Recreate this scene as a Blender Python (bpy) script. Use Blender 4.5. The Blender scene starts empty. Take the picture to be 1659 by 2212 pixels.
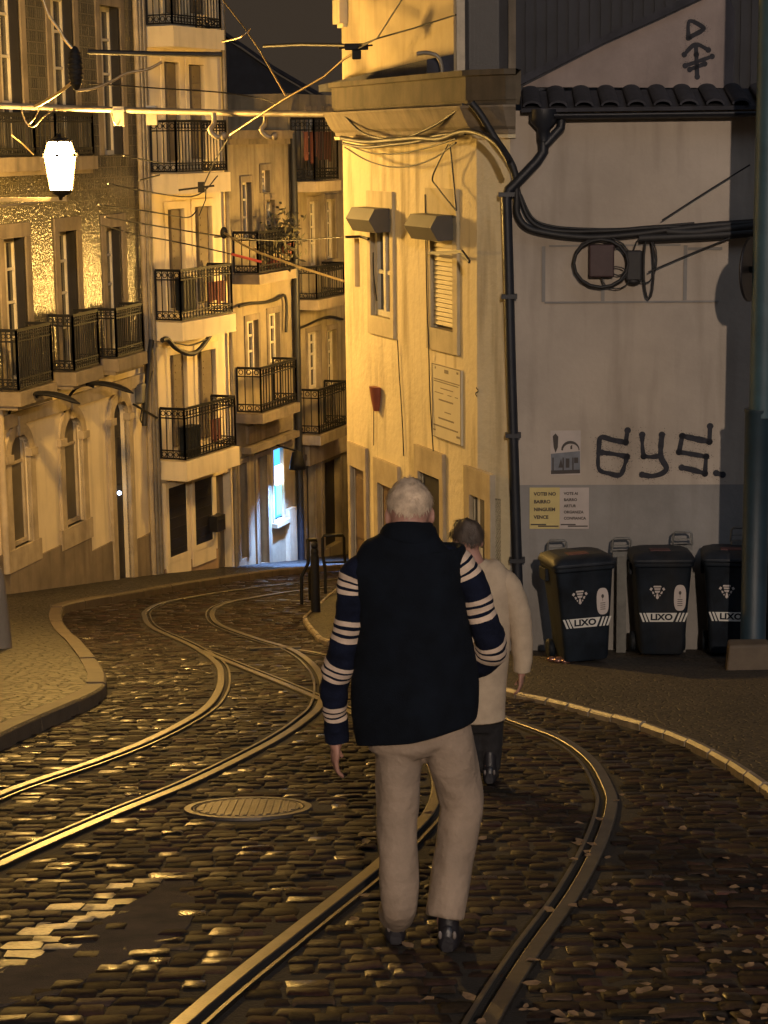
import bpy, math, random
import numpy as np
from mathutils import Vector as V, Matrix, noise as mnoise
from mathutils.geometry import tessellate_polygon
random.seed(7); RNG = np.random.default_rng(5)
R = math.radians
S = bpy.context.scene
COL = S.collection

# ------------------------------------------------------------------ camera
FPX, W, H = 4300.0, 1659.0, 2212.0
PITCH, ROLL = R(10.6), 0.012
CAM = V((0, 0, 1.75))
F = V((0, math.cos(PITCH), -math.sin(PITCH)))
U0 = V((0, math.sin(PITCH), math.cos(PITCH))); R0 = V((1, 0, 0))
CR = R0*math.cos(ROLL) - U0*math.sin(ROLL)
CU = R0*math.sin(ROLL) + U0*math.cos(ROLL)
cd = bpy.data.cameras.new('camera'); cam = bpy.data.objects.new('camera', cd); COL.objects.link(cam)
cd.sensor_fit = 'VERTICAL'; cd.sensor_height = 36; cd.lens = 36*FPX/H; cd.clip_start = .1; cd.clip_end = 1000
cam.matrix_world = Matrix(((CR.x, CU.x, -F.x, CAM.x), (CR.y, CU.y, -F.y, CAM.y), (CR.z, CU.z, -F.z, CAM.z), (0, 0, 0, 1)))
S.camera = cam
SLOPE = .17
def g(x, y): return -SLOPE*y
def ray(px, py): return F + CR*((px-W/2)/FPX) - CU*((py-H/2)/FPX)
def aty(px, py, Y):                      # point seen at a photo position, Y metres up the street
    r = ray(px, py); return CAM + r*(Y/r.y)
def gp(px, py, h=0.0):                   # point on the sloping street
    r = ray(px, py); t = (h-CAM.z-SLOPE*CAM.y)/(r.z+SLOPE*r.y); return CAM + r*t
def proj(p):
    d = V(p)-CAM; k = FPX/d.dot(F); return (W/2+d.dot(CR)*k, H/2-d.dot(CU)*k)
def xy(v): return V((v[0], v[1]))

# ------------------------------------------------------------------ objects
WL = {}
def tag(o, label=None, cat=None, group=None, kind=None):
    if label: o['label'] = label
    if cat: o['category'] = cat
    if group: o['group'] = group
    if kind: o['kind'] = kind
    return o
def thing(name, label, cat, loc=(0, 0, 0), group=None):
    o = bpy.data.objects.new(name, None); COL.objects.link(o); o.location = loc; o.empty_display_size = .2
    WL[o.name] = V(loc); return tag(o, label, cat, group)
def copy_tree(o, parent=None):
    c = o.copy(); COL.objects.link(c)
    if parent: c.parent = parent
    for ch in [k for k in bpy.data.objects if k.parent == o]: copy_tree(ch, c)
    return c
class MB:
    def __init__(s): s.v = []; s.f = []; s.m = []; s.sm = []
    def add(s, vs, fs, mi=0, smooth=False):
        n = len(s.v); s.v += [tuple(p) for p in vs]
        for f in fs: s.f.append(tuple(n+i for i in f)); s.m.append(mi); s.sm.append(smooth)
    def hexa(s, p, mi=0):                # 8 points: bottom loop 0-3, top loop 4-7
        s.add(p, [(3, 2, 1, 0), (4, 5, 6, 7), (0, 1, 5, 4), (1, 2, 6, 5), (2, 3, 7, 6), (3, 0, 4, 7)], mi)
    def box(s, x0, x1, y0, y1, z0, z1, mi=0):
        s.hexa([(x0, y0, z0), (x1, y0, z0), (x1, y1, z0), (x0, y1, z0), (x0, y0, z1), (x1, y0, z1), (x1, y1, z1), (x0, y1, z1)], mi)
    def quad(s, a, b, c, d, mi=0): s.add([a, b, c, d], [(0, 1, 2, 3)], mi)
    def tube(s, pts, r, n=8, mi=0, cap=True):
        pts = [V(p) for p in pts]
        rs = r if isinstance(r, (list, tuple)) else [r]*len(pts)
        vs = []; N = len(pts); pa = None
        for i, p in enumerate(pts):
            t = (pts[min(i+1, N-1)]-pts[max(i-1, 0)])
            if t.length < 1e-9: t = V((0, 0, 1))
            t.normalize()
            if pa is None: pa = t.orthogonal()
            a = (pa-t*pa.dot(t))
            if a.length < 1e-6: a = t.orthogonal()
            a.normalize(); pa = a; b = t.cross(a)
            for k in range(n):
                th = 2*math.pi*k/n; vs.append(p+(a*math.cos(th)+b*math.sin(th))*rs[i])
        fs = []
        for i in range(N-1):
            for k in range(n):
                k2 = (k+1) % n; fs.append((i*n+k, i*n+k2, (i+1)*n+k2, (i+1)*n+k))
        s.add(vs, fs, mi, True)
        if cap: s.add(vs[:n], [tuple(range(n-1, -1, -1))], mi); s.add(vs[-n:], [tuple(range(n))], mi)
    def bar(s, a, b, w, h, mi=0):        # square bar between two points
        a = V(a); b = V(b); t = (b-a).normalized(); u = t.cross(V((0, 0, 1)))
        if u.length < 1e-4: u = V((1, 0, 0))
        u.normalize(); k = u.cross(t); u = u*w/2; k = k*h/2
        s.hexa([a-u-k, a+u-k, a+u+k, a-u+k, b-u-k, b+u-k, b+u+k, b-u+k], mi)
    def loft(s, rings, mi=0, cap=True):  # rings: lists of equal length
        n = len(rings[0]); vs = [p for r in rings for p in r]; fs = []
        for i in range(len(rings)-1):
            for k in range(n):
                k2 = (k+1) % n; fs.append((i*n+k, i*n+k2, (i+1)*n+k2, (i+1)*n+k))
        if isinstance(mi, (list, tuple)):
            base = len(s.v); s.v += [tuple(p) for p in vs]
            for j, f in enumerate(fs): s.f.append(tuple(base+q for q in f)); s.m.append(mi[j//n]); s.sm.append(True)
            m0, m1 = mi[0], mi[-1]
        else: s.add(vs, fs, mi, True); m0 = m1 = mi
        if cap: s.add(rings[0], [tuple(range(n-1, -1, -1))], m0, True); s.add(rings[-1], [tuple(range(n))], m1, True)
    def ellipsoid(s, c, r, n=16, m=10, mi=0, rot=None):
        c = V(c); rings = []
        for i in range(m+1):
            a = math.pi*(i+.02 if i == 0 else (i-.02 if i == m else i))/m; ring = []
            for k in range(n):
                th = 2*math.pi*k/n; p = V((r[0]*math.sin(a)*math.cos(th), r[1]*math.sin(a)*math.sin(th), -r[2]*math.cos(a)))
                ring.append(c+(rot @ p if rot else p))
            rings.append(ring)
        s.loft(rings, mi)
    def prism(s, poly, d, mi=0):         # planar polygon (3-D points) pushed along vector d
        poly = [V(p) for p in poly]; d = V(d); n = len(poly)
        tri = tessellate_polygon([poly])
        s.add(poly, [tuple(t) for t in tri], mi); s.add([p+d for p in poly], [tuple(reversed(t)) for t in tri], mi)
        s.add(poly+[p+d for p in poly], [(i, (i+1) % n, n+(i+1) % n, n+i) for i in range(n)], mi)
    def build(s, name, mats, parent=None, fix=True, wrap=None):
        me = bpy.data.meshes.new(name)
        off = V((0, 0, 0))
        q = parent
        while q is not None: off += V(q.location); q = q.parent
        vs = [(p[0]-off.x, p[1]-off.y, p[2]-off.z) for p in s.v]
        me.from_pydata(vs, [], s.f)
        for m in (mats if isinstance(mats, (list, tuple)) else [mats]): me.materials.append(m)
        me.polygons.foreach_set('material_index', s.m); me.polygons.foreach_set('use_smooth', s.sm)
        if fix:
            import bmesh
            bm = bmesh.new(); bm.from_mesh(me); bmesh.ops.recalc_face_normals(bm, faces=bm.faces); bm.to_mesh(me); bm.free()
        me.update()
        o = bpy.data.objects.new(name, me); COL.objects.link(o)
        if parent: o.parent = parent
        return o
def bevel(o, w=.006, seg=2, ang=40):
    m = o.modifiers.new('bevel', 'BEVEL'); m.width = w; m.segments = seg; m.limit_method = 'ANGLE'; m.angle_limit = R(ang); return o
def smooth_path(pts, n=6):               # Catmull-Rom through points
    P = [V(p) for p in pts]; out = []
    for i in range(len(P)-1):
        a = P[max(i-1, 0)]; b = P[i]; c = P[i+1]; d = P[min(i+2, len(P)-1)]
        for k in range(n):
            t = k/n; out.append(.5*((2*b)+(c-a)*t+(2*a-5*b+4*c-d)*t*t+(3*b-a-3*c+d)*t**3))
    out.append(P[-1]); return out

# ------------------------------------------------------------------ materials
def nn(nt, t, **k):
    n = nt.nodes.new(t)
    for a, b in k.items(): setattr(n, a, b)
    return n
def pmat(name, col, rough=.85, var=.18, scale=2.5, bump=.15, bscale=60, metal=0., spec=.5, streak=0., stain=None, emit=None, estr=0., bdist=.01):
    m = bpy.data.materials.new(name); m.use_nodes = True; nt = m.node_tree; L = nt.links
    b = nt.nodes['Principled BSDF']; b.inputs['Roughness'].default_value = rough; b.inputs['Metallic'].default_value = metal
    b.inputs['Specular IOR Level'].default_value = spec
    geo = nn(nt, 'ShaderNodeNewGeometry')
    n1 = nn(nt, 'ShaderNodeTexNoise'); n1.inputs['Scale'].default_value = scale; n1.inputs['Detail'].default_value = 6; n1.inputs['Roughness'].default_value = .62
    L.new(geo.outputs['Position'], n1.inputs['Vector'])
    rp = nn(nt, 'ShaderNodeValToRGB'); rp.color_ramp.elements[0].position = .3; rp.color_ramp.elements[1].position = .7
    rp.color_ramp.elements[0].color = [max(0, c*(1-var)) for c in col]+[1]; rp.color_ramp.elements[1].color = [min(1, c*(1+var)) for c in col]+[1]
    L.new(n1.outputs['Fac'], rp.inputs['Fac']); out = rp.outputs['Color']
    if streak > 0:
        mp = nn(nt, 'ShaderNodeMapping'); mp.inputs['Scale'].default_value = (3.2, 3.2, .35); L.new(geo.outputs['Position'], mp.inputs['Vector'])
        n2 = nn(nt, 'ShaderNodeTexNoise'); n2.inputs['Scale'].default_value = 1.6; n2.inputs['Detail'].default_value = 7; L.new(mp.outputs['Vector'], n2.inputs['Vector'])
        r2 = nn(nt, 'ShaderNodeValToRGB'); r2.color_ramp.elements[0].position = .50; r2.color_ramp.elements[1].position = .74
        L.new(n2.outputs['Fac'], r2.inputs['Fac'])
        mu = nn(nt, 'ShaderNodeMath', operation='MULTIPLY'); L.new(r2.outputs['Color'], mu.inputs[0]); mu.inputs[1].default_value = streak
        mx = nn(nt, 'ShaderNodeMixRGB'); L.new(mu.outputs[0], mx.inputs['Fac']); L.new(out, mx.inputs[1])
        mx.inputs[2].default_value = list(stain or [c*.35 for c in col])+[1]; out = mx.outputs['Color']
    L.new(out, b.inputs['Base Color'])
    if bump > 0:
        n3 = nn(nt, 'ShaderNodeTexNoise'); n3.inputs['Scale'].default_value = bscale; n3.inputs['Detail'].default_value = 4; L.new(geo.outputs['Position'], n3.inputs['Vector'])
        bp = nn(nt, 'ShaderNodeBump'); bp.inputs['Strength'].default_value = bump; bp.inputs['Distance'].default_value = bdist
        L.new(n3.outputs['Fac'], bp.inputs['Height']); L.new(bp.outputs['Normal'], b.inputs['Normal'])
    if emit: b.inputs['Emission Color'].default_value = list(emit)+[1]; b.inputs['Emission Strength'].default_value = estr
    return m
def setts_mat(name, col, col2, scale, rough, bumpd=.02, rand=.9):       # small paving cubes
    m = bpy.data.materials.new(name); m.use_nodes = True; nt = m.node_tree; L = nt.links; b = nt.nodes['Principled BSDF']
    geo = nn(nt, 'ShaderNodeNewGeometry'); vo = nn(nt, 'ShaderNodeTexVoronoi'); vo.inputs['Scale'].default_value = scale; vo.inputs['Randomness'].default_value = rand
    L.new(geo.outputs['Position'], vo.inputs['Vector'])
    ve = nn(nt, 'ShaderNodeTexVoronoi', feature='DISTANCE_TO_EDGE'); ve.inputs['Scale'].default_value = scale; ve.inputs['Randomness'].default_value = rand
    L.new(geo.outputs['Position'], ve.inputs['Vector'])
    sp = nn(nt, 'ShaderNodeSeparateColor'); L.new(vo.outputs['Color'], sp.inputs[0])
    mx = nn(nt, 'ShaderNodeMixRGB'); L.new(sp.outputs[0], mx.inputs['Fac']); mx.inputs[1].default_value = list(col)+[1]; mx.inputs[2].default_value = list(col2)+[1]
    rp = nn(nt, 'ShaderNodeValToRGB'); rp.color_ramp.elements[0].position = .0; rp.color_ramp.elements[1].position = .16
    L.new(ve.outputs['Distance'], rp.inputs['Fac'])
    m2 = nn(nt, 'ShaderNodeMixRGB'); m2.blend_type = 'MULTIPLY'; m2.inputs['Fac'].default_value = .8; L.new(mx.outputs[0], m2.inputs[1]); L.new(rp.outputs[0], m2.inputs[2])
    n = nn(nt, 'ShaderNodeTexNoise'); n.inputs['Scale'].default_value = .9; n.inputs['Detail'].default_value = 5; L.new(geo.outputs['Position'], n.inputs['Vector'])
    r3 = nn(nt, 'ShaderNodeMapRange'); r3.inputs[1].default_value = .3; r3.inputs[2].default_value = .7; r3.inputs[3].default_value = .55; r3.inputs[4].default_value = 1.25; L.new(n.outputs['Fac'], r3.inputs[0])
    m3 = nn(nt, 'ShaderNodeMixRGB'); m3.blend_type = 'MULTIPLY'; m3.inputs['Fac'].default_value = 1; L.new(m2.outputs[0], m3.inputs[1]); L.new(r3.outputs[0], m3.inputs[2])
    L.new(m3.outputs[0], b.inputs['Base Color']); b.inputs['Roughness'].default_value = rough
    ad = nn(nt, 'ShaderNodeMath', operation='MULTIPLY_ADD'); L.new(sp.outputs[1], ad.inputs[0]); ad.inputs[1].default_value = .5; L.new(rp.outputs[0], ad.inputs[2])
    bp = nn(nt, 'ShaderNodeBump'); bp.inputs['Strength'].default_value = .8; bp.inputs['Distance'].default_value = bumpd; L.new(ad.outputs[0], bp.inputs['Height']); L.new(bp.outputs['Normal'], b.inputs['Normal'])
    return m
def tile_mat(name, d):                   # glazed azulejo tiles on a wall running along d
    m = bpy.data.materials.new(name); m.use_nodes = True; nt = m.node_tree; L = nt.links; b = nt.nodes['Principled BSDF']
    geo = nn(nt, 'ShaderNodeNewGeometry'); dt = nn(nt, 'ShaderNodeVectorMath', operation='DOT_PRODUCT'); L.new(geo.outputs['Position'], dt.inputs[0]); dt.inputs[1].default_value = (d[0], d[1], 0)
    sx = nn(nt, 'ShaderNodeSeparateXYZ'); L.new(geo.outputs['Position'], sx.inputs[0]); cb = nn(nt, 'ShaderNodeCombineXYZ'); L.new(dt.outputs['Value'], cb.inputs[0]); L.new(sx.outputs['Z'], cb.inputs[1])
    br = nn(nt, 'ShaderNodeTexBrick'); br.offset = 0; br.inputs['Scale'].default_value = 1; br.inputs['Brick Width'].default_value = .28; br.inputs['Row Height'].default_value = .17; br.inputs['Mortar Size'].default_value = .012; br.inputs['Bias'].default_value = 0
    br.inputs['Color1'].default_value = (.11, .10, .07, 1); br.inputs['Color2'].default_value = (.155, .14, .10, 1); br.inputs['Mortar'].default_value = (.22, .195, .14, 1)
    L.new(cb.outputs[0], br.inputs['Vector'])
    b2 = nn(nt, 'ShaderNodeTexBrick'); b2.offset = .5; b2.inputs['Scale'].default_value = 1; b2.inputs['Brick Width'].default_value = .07; b2.inputs['Row Height'].default_value = .17; b2.inputs['Mortar Size'].default_value = .022
    b2.inputs['Color1'].default_value = (1, 1, 1, 1); b2.inputs['Color2'].default_value = (.8, .8, .8, 1); b2.inputs['Mortar'].default_value = (.5, .5, .46, 1); L.new(cb.outputs[0], b2.inputs['Vector'])
    mx = nn(nt, 'ShaderNodeMixRGB'); mx.blend_type = 'MULTIPLY'; mx.inputs['Fac'].default_value = .8; L.new(br.outputs['Color'], mx.inputs[1]); L.new(b2.outputs['Color'], mx.inputs[2])
    L.new(mx.outputs[0], b.inputs['Base Color']); b.inputs['Roughness'].default_value = .22; b.inputs['Specular IOR Level'].default_value = .48
    n = nn(nt, 'ShaderNodeTexNoise'); n.inputs['Scale'].default_value = 21; n.inputs['Detail'].default_value = 2; L.new(cb.outputs[0], n.inputs['Vector'])
    bp = nn(nt, 'ShaderNodeBump'); bp.inputs['Strength'].default_value = .6; bp.inputs['Distance'].default_value = .02; cv = nn(nt, 'ShaderNodeSeparateColor'); b3 = nn(nt, 'ShaderNodeTexBrick'); b3.offset = 0; b3.inputs['Scale'].default_value = 1; b3.inputs['Brick Width'].default_value = .14; b3.inputs['Row Height'].default_value = .085; b3.inputs['Mortar Size'].default_value = .008; b3.inputs['Color1'].default_value = (0.2, .2, .2, 1); b3.inputs['Color2'].default_value = (1, 1, 1, 1); b3.inputs['Mortar'].default_value = (-.6, -.6, -.6, 1); L.new(cb.outputs[0], b3.inputs['Vector']); L.new(b3.outputs['Color'], cv.inputs[0]); hm = nn(nt, 'ShaderNodeMath', operation='MULTIPLY_ADD'); L.new(cv.outputs[0], hm.inputs[0]); hm.inputs[1].default_value = .35; L.new(n.outputs['Fac'], hm.inputs[2]); L.new(hm.outputs[0], bp.inputs['Height']); L.new(bp.outputs['Normal'], b.inputs['Normal'])
    return m
def emat(name, col, s):
    m = bpy.data.materials.new(name); m.use_nodes = True; nt = m.node_tree; nt.nodes.remove(nt.nodes['Principled BSDF'])
    e = nn(nt, 'ShaderNodeEmission'); e.inputs[0].default_value = list(col)+[1]; e.inputs[1].default_value = s
    nt.links.new(e.outputs[0], nt.nodes['Material Output'].inputs[0]); return m
M = {}
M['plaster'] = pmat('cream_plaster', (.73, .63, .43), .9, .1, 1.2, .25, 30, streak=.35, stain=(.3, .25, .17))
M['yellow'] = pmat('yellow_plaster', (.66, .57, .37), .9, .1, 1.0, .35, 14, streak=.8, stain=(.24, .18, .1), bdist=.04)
M['greywall'] = pmat('beige_render', (.41, .35, .285), .92, .16, .9, .4, 18, streak=.6, stain=(.24, .2, .155))
M['dado'] = pmat('grey_render', (.245, .232, .215), .92, .18, 1.5, .4, 25, streak=.6, stain=(.17, .15, .13))
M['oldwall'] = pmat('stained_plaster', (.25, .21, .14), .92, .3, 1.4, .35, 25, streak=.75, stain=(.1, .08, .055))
M['stone'] = pmat('limestone', (.40, .33, .22), .85, .22, 3, .3, 40, streak=.45, stain=(.13, .1, .07))
M['stone_dark'] = pmat('grimy_stone', (.2, .165, .12), .9, .35, 2, .4, 40, streak=.6, stain=(.06, .05, .04))
M['plinth'] = pmat('plinth_stone', (.2, .16, .11), .9, .3, 1.4, .4, 30, streak=.6, stain=(.08, .06, .045))
M['iron'] = pmat('black_iron', (.010, .010, .011), .6, .3, 8, .2, 50, spec=.2)
M['darkpipe'] = pmat('black_pipe', (.012, .014, .02), .5, .3, 5, .1, 40)
M['cable'] = pmat('black_cable', (.014, .013, .013), .6, .3, 12, 0)
M['glass'] = pmat('window_glass', (.012, .012, .012), .06, .2, 3, .05, 4, spec=.8)
M['glass2'] = pmat('pale_glass', (.05, .047, .04), .2, .3, 5, .1, 6)
M['white_frame'] = pmat('white_frame', (.5, .46, .36), .6, .15, 6, .1, 40)
M['shutter'] = pmat('brown_shutter', (.17, .135, .085), .7, .12, 6, .1, 40)
M['cream_shutter'] = pmat('cream_slats', (.55, .47, .27), .7, .08, 6, .05, 30)
M['wood'] = pmat('brown_door', (.13, .085, .05), .7, .3, 6, .2, 30)
M['black_door'] = pmat('black_door', (.012, .011, .013), .5, .3, 5, .1, 30)
M['roof'] = pmat('dark_roof_tile', (.03, .03, .038), .85, .4, 4, .4, 30)
M['clad'] = pmat('dark_cladding', (.02, .021, .028), .7, .3, 3, .2, 20)
M['tilepole'] = pmat('teal_paint', (.035, .075, .095), .5, .2, 5, .1, 60)
M['tilepole2'] = pmat('dark_teal_paint', (.013, .03, .043), .5, .2, 5, .1, 60)
M['spray'] = pmat('black_spray', (.03, .03, .038), .9, .3, 20, 0)
M['steel'] = pmat('rail_steel', (.155, .145, .13), .4, .22, 9, .12, 120, metal=1.)
M['groove'] = pmat('rail_groove', (.012, .011, .01), .8, .3, 20, 0)
M['kerb'] = pmat('kerb_limestone', (.1, .073, .046), .7, .3, 4, .35, 50)
M['palekerb'] = pmat('pale_kerb_stone', (.22, .18, .13), .5, .5, 5, .4, 40)
M['asphalt'] = pmat('asphalt', (.052, .036, .025), .95, .5, 5, .7, 160, bdist=.012)
M['grime'] = pmat('grimy_parapet', (.085, .068, .045), .9, .4, 2, .4, 40, streak=.7, stain=(.03, .025, .018))
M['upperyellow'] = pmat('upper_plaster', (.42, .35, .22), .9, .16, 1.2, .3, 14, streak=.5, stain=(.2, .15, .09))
M['castiron'] = pmat('cast_iron', (.09, .075, .06), .5, .3, 9, .3, 40, metal=.6)
M['ground'] = pmat('dark_grit', (.014, .0105, .0075), .9, .3, 8, .5, 60)
M['zinc'] = pmat('galvanised', (.24, .21, .16), .5, .2, 8, .1, 40, metal=.4)
M['metalgrey'] = pmat('grey_metal', (.16, .16, .15), .5, .2, 8, .1, 40, metal=.5)
M['white'] = pmat('white_plastic', (.6, .58, .52), .6, .06, 9, 0)
M['paper_y'] = pmat('yellow_paper', (.56, .45, .19), .9, .1, 5, .1, 20)
M['paper_p'] = pmat('pale_paper', (.47, .41, .37), .9, .1, 5, .1, 20)
M['ink'] = pmat('dark_ink', (.07, .06, .055), .9, .1, 9, 0)
M['signpaper'] = pmat('white_signboard', (.58, .52, .37), .8, .05, 5, 0)
M['signink'] = pmat('faded_ink', (.23, .19, .13), .8, .1, 9, 0)
M['terracotta'] = pmat('red_brown_plastic', (.22, .06, .035), .5, .2, 6, .1, 30)
M['redcloth'] = pmat('red_cloth', (.15, .05, .035), .9, .2, 8, .2, 30)
M['plant'] = pmat('balcony_foliage', (.06, .055, .03), .8, .5, 6, 0)
M['binbody'] = pmat('bin_plastic', (.008, .012, .018), .6, .5, 6, .12, 60, spec=.2, streak=.45, stain=(.03, .028, .025))
M['binlid'] = pmat('bin_lid_plastic', (.011, .015, .022), .55, .5, 6, .12, 60, spec=.25, streak=.5, stain=(.04, .038, .035))
M['redlabel'] = pmat('red_label', (.07, .018, .02), .6, .1, 9, 0)
M['lamp'] = emat('lantern_glow', (1., .56, .135), 1000.)
M['lamp0'] = emat('lantern_glow_near', (1., .56, .135), 130.)
M['lamp2'] = emat('lantern_glow_low', (1., .56, .13), 400.)
M['lamp3'] = emat('lantern_glow_back', (1., .79, .62), 8600.)
M['blueglow'] = emat('blue_interior', (.07, .38, 1.), 2.2)
M['cyanglow'] = emat('cyan_curtain', (.22, .66, 1.), 2.4)
M['whiteglow'] = emat('white_lightbox', (.7, .85, 1.), 14.)
M['bulbglow'] = emat('lamp_bulb', (.24, .46, 1.), 9000.)
M['spotglow'] = emat('small_led', (.6, .75, 1.), 9.)
# ------------------------------------------------------------------ ground, road, pavements
PR = .035
PH = .10                                 # pavement height
def gpoly(pts, h=0.): return [gp(x, y, h) for x, y in pts]
LK = [(-120, 1668), (0, 1588), (180, 1508), (222, 1484), (229, 1466), (222, 1445), (205, 1420), (175, 1385), (150, 1362), (134, 1337), (135, 1318), (160, 1303), (330, 1272), (420, 1257), (520, 1242), (640, 1228), (780, 1218)]
RK = [(800, 1243), (740, 1262), (672, 1318), (655, 1336), (672, 1362), (690, 1381), (725, 1391), (800, 1414), (900, 1443), (1040, 1478), (1110, 1497), (1190, 1514), (1290, 1541), (1370, 1562), (1440, 1586), (1500, 1612), (1580, 1656), (1660, 1712), (1900, 1880)]
lk = smooth_path([gp(x, y, PH) for x, y in LK], 4); rk = smooth_path([gp(x, y, PR) for x, y in RK], 4)
def sheet(poly, name, mat, drop=None, kind='structure'):
    b = MB(); P = [V(p) for p in poly]; tri = tessellate_polygon([P]); b.add(P, [tuple(t) for t in tri])
    o = b.build(name, mat); me = o.data
    for p in me.polygons:
        if p.normal.z < 0: p.flip()
    return tag(o, kind=kind)
def lift(x, y, h): return V((x, y, g(x, y)+h))
lpoly = list(lk)+[lift(1.5, 46, PH), lift(-14, 46, PH), lift(-14, 12, PH)]
rpoly = list(rk)+[lift(9, 3, PR), lift(16, 12, PR), lift(16, 24, PR), lift(.6, 34, PR)]
M['calcada'] = setts_mat('limestone_setts', (.023, .0155, .0095), (.008, .0057, .0036), 9.5, .6, .022)
M['plaza'] = setts_mat('fine_setts', (.062, .047, .031), (.038, .029, .02), 17, .7, .012)
sheet(lpoly, 'pavement', M['calcada']); sheet(rpoly, 'pavement', M['plaza'])
def kerb(path, w, side, name, z0=.012, drop=.16, seg=1.1, gap=.012, ph=PH, mat='kerb'):
    b = MB(); P = path; L = [0]
    for i in range(1, len(P)): L.append(L[-1]+(P[i]-P[i-1]).length)
    def atl(s):
        s = max(0, min(L[-1]-1e-6, s)); i = max(j for j in range(len(L)) if L[j] <= s); i = min(i, len(P)-2)
        return P[i].lerp(P[i+1], (s-L[i])/(L[i+1]-L[i]))
    s = 0
    while s < L[-1]-.05:
        ln = seg*RNG.uniform(.75, 1.15); e = min(L[-1], s+ln); k = max(2, int((e-s)/.25)+1); dz = RNG.uniform(-.006, .008); rings = []
        for i in range(k):
            q = s+gap/2+(e-s-gap)*i/(k-1); p = atl(q); t = (atl(q+.15)-atl(q-.15)); t.z = 0; t.normalize(); n = V((-t.y, t.x, 0))*side
            up = V((0, 0, 1)); o = p-n*.004; i2 = p+n*w
            i2.z = g(i2.x, i2.y)+ph
            rings.append([o-up*drop, o+up*(z0+dz-.02), o+n*.02+up*(z0+dz), i2+up*(z0+dz), i2-up*.05])
        n5 = 5; vs = [p for r in rings for p in r]; fs = [(j*n5+c, j*n5+c+1, (j+1)*n5+c+1, (j+1)*n5+c) for j in range(k-1) for c in range(4)]
        fs += [(0, 1, 2, 3, 4), tuple((k-1)*n5+c for c in (4, 3, 2, 1, 0))]
        b.add(vs, fs); s = e
    return tag(b.build(name, M[mat]), kind='structure')
kerb(lk, .15, 1, 'kerb', seg=1.3); kerb(rk, .045, 1, 'kerb', seg=.5, z0=.016, gap=.03, ph=PR, mat='palekerb')
# rails
RAILS = {
 'A1': ([(-160, 1790), (0, 1721), (83, 1690), (208, 1648), (333, 1598), (437, 1541), (474, 1500), (482, 1463), (470, 1432), (417, 1396), (333, 1357), (315, 1332), (319, 1320), (345, 1306), (396, 1294), (480, 1280), (560, 1269), (680, 1256), (790, 1246)], 1),
 'A2': ([(-160, 1942), (0, 1867), (100, 1822), (250, 1757), (417, 1688), (583, 1604), (655, 1556), (688, 1521), (692, 1471), (667, 1433), (622, 1403), (554, 1382), (475, 1353), (455, 1332), (462, 1315), (490, 1303), (529, 1295), (620, 1280), (720, 1268), (800, 1259)], -1),
 'B1': ([(300, 2310), (385, 2232), (500, 2132), (640, 2020), (815, 1880), (892, 1806), (938, 1752), (952, 1700), (940, 1655), (908, 1615), (850, 1578), (770, 1543), (692, 1510), (620, 1480), (520, 1440), (440, 1407)], 1),
 'B2': ([(1000, 2310), (1052, 2200), (1140, 2059), (1232, 1930), (1288, 1824), (1313, 1744), (1306, 1704), (1272, 1646), (1208, 1599), (1115, 1563), (1030, 1531), (940, 1499), (850, 1466), (760, 1434), (690, 1414), (640, 1406)], -1)}
raillines = {}
for k, (pts, side) in RAILS.items(): raillines[k] = (smooth_path([gp(x, y) for x, y in pts], 7), side)
def rail(path, side, label):
    prof = [(-.055, -.06), (-.05, .010), (-.046, .014), (.008, .014), (.012, .010), (.014, -.026), (.045, -.026), (.047, .008), (.05, .011), (.066, .011), (.07, -.06)]
    b = MB(); rings = []
    for i, p in enumerate(path):
        t = path[min(i+1, len(path)-1)]-path[max(i-1, 0)]; t.z = 0; t.normalize(); n = V((t.y, -t.x, 0))*side
        rings.append([lift(p.x+n.x*a, p.y+n.y*a, h) for a, h in prof])
    m = len(prof); vs = [q for r in rings for q in r]; fs = []; mi = []
    for j in range(len(path)-1):
        for c in range(m-1): b.add([], [(0, 0, 0)]) if False else fs.append((j*m+c, j*m+c+1, (j+1)*m+c+1, (j+1)*m+c)); mi.append(1 if c in (4, 5, 6) else 0)
    b.v = [tuple(v) for v in vs]; b.f = fs; b.m = mi; b.sm = [False]*len(fs)
    o = b.build('tram_rail', [M['steel'], M['groove']], fix=True)
    return tag(o, label, 'rail', 'tram rails in the cobbles')
RL = {'A1': 'far grooved tram rail sweeping in from the left and round the outer bend', 'A2': 'second tram rail from the left kerb, inner rail of the bend',
      'B1': 'tram rail running between the walking man\'s feet and lower left corner', 'B2': 'curved tram rail right of the walking man with wide head'}
for k, (p, s) in raillines.items(): rail(p, s, RL[k])
b = MB(); p = [gp(x, y) for x, y in ((540, 1404), (590, 1402), (650, 1401))]
for i in range(2): b.bar(p[i]+V((0, 0, .005)), p[i+1]+V((0, 0, .005)), .05, .03)
tag(b.build('switch_bar', M['steel']), 'thin steel cross bar joining rails at the tram switch', 'rail bar')
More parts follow.
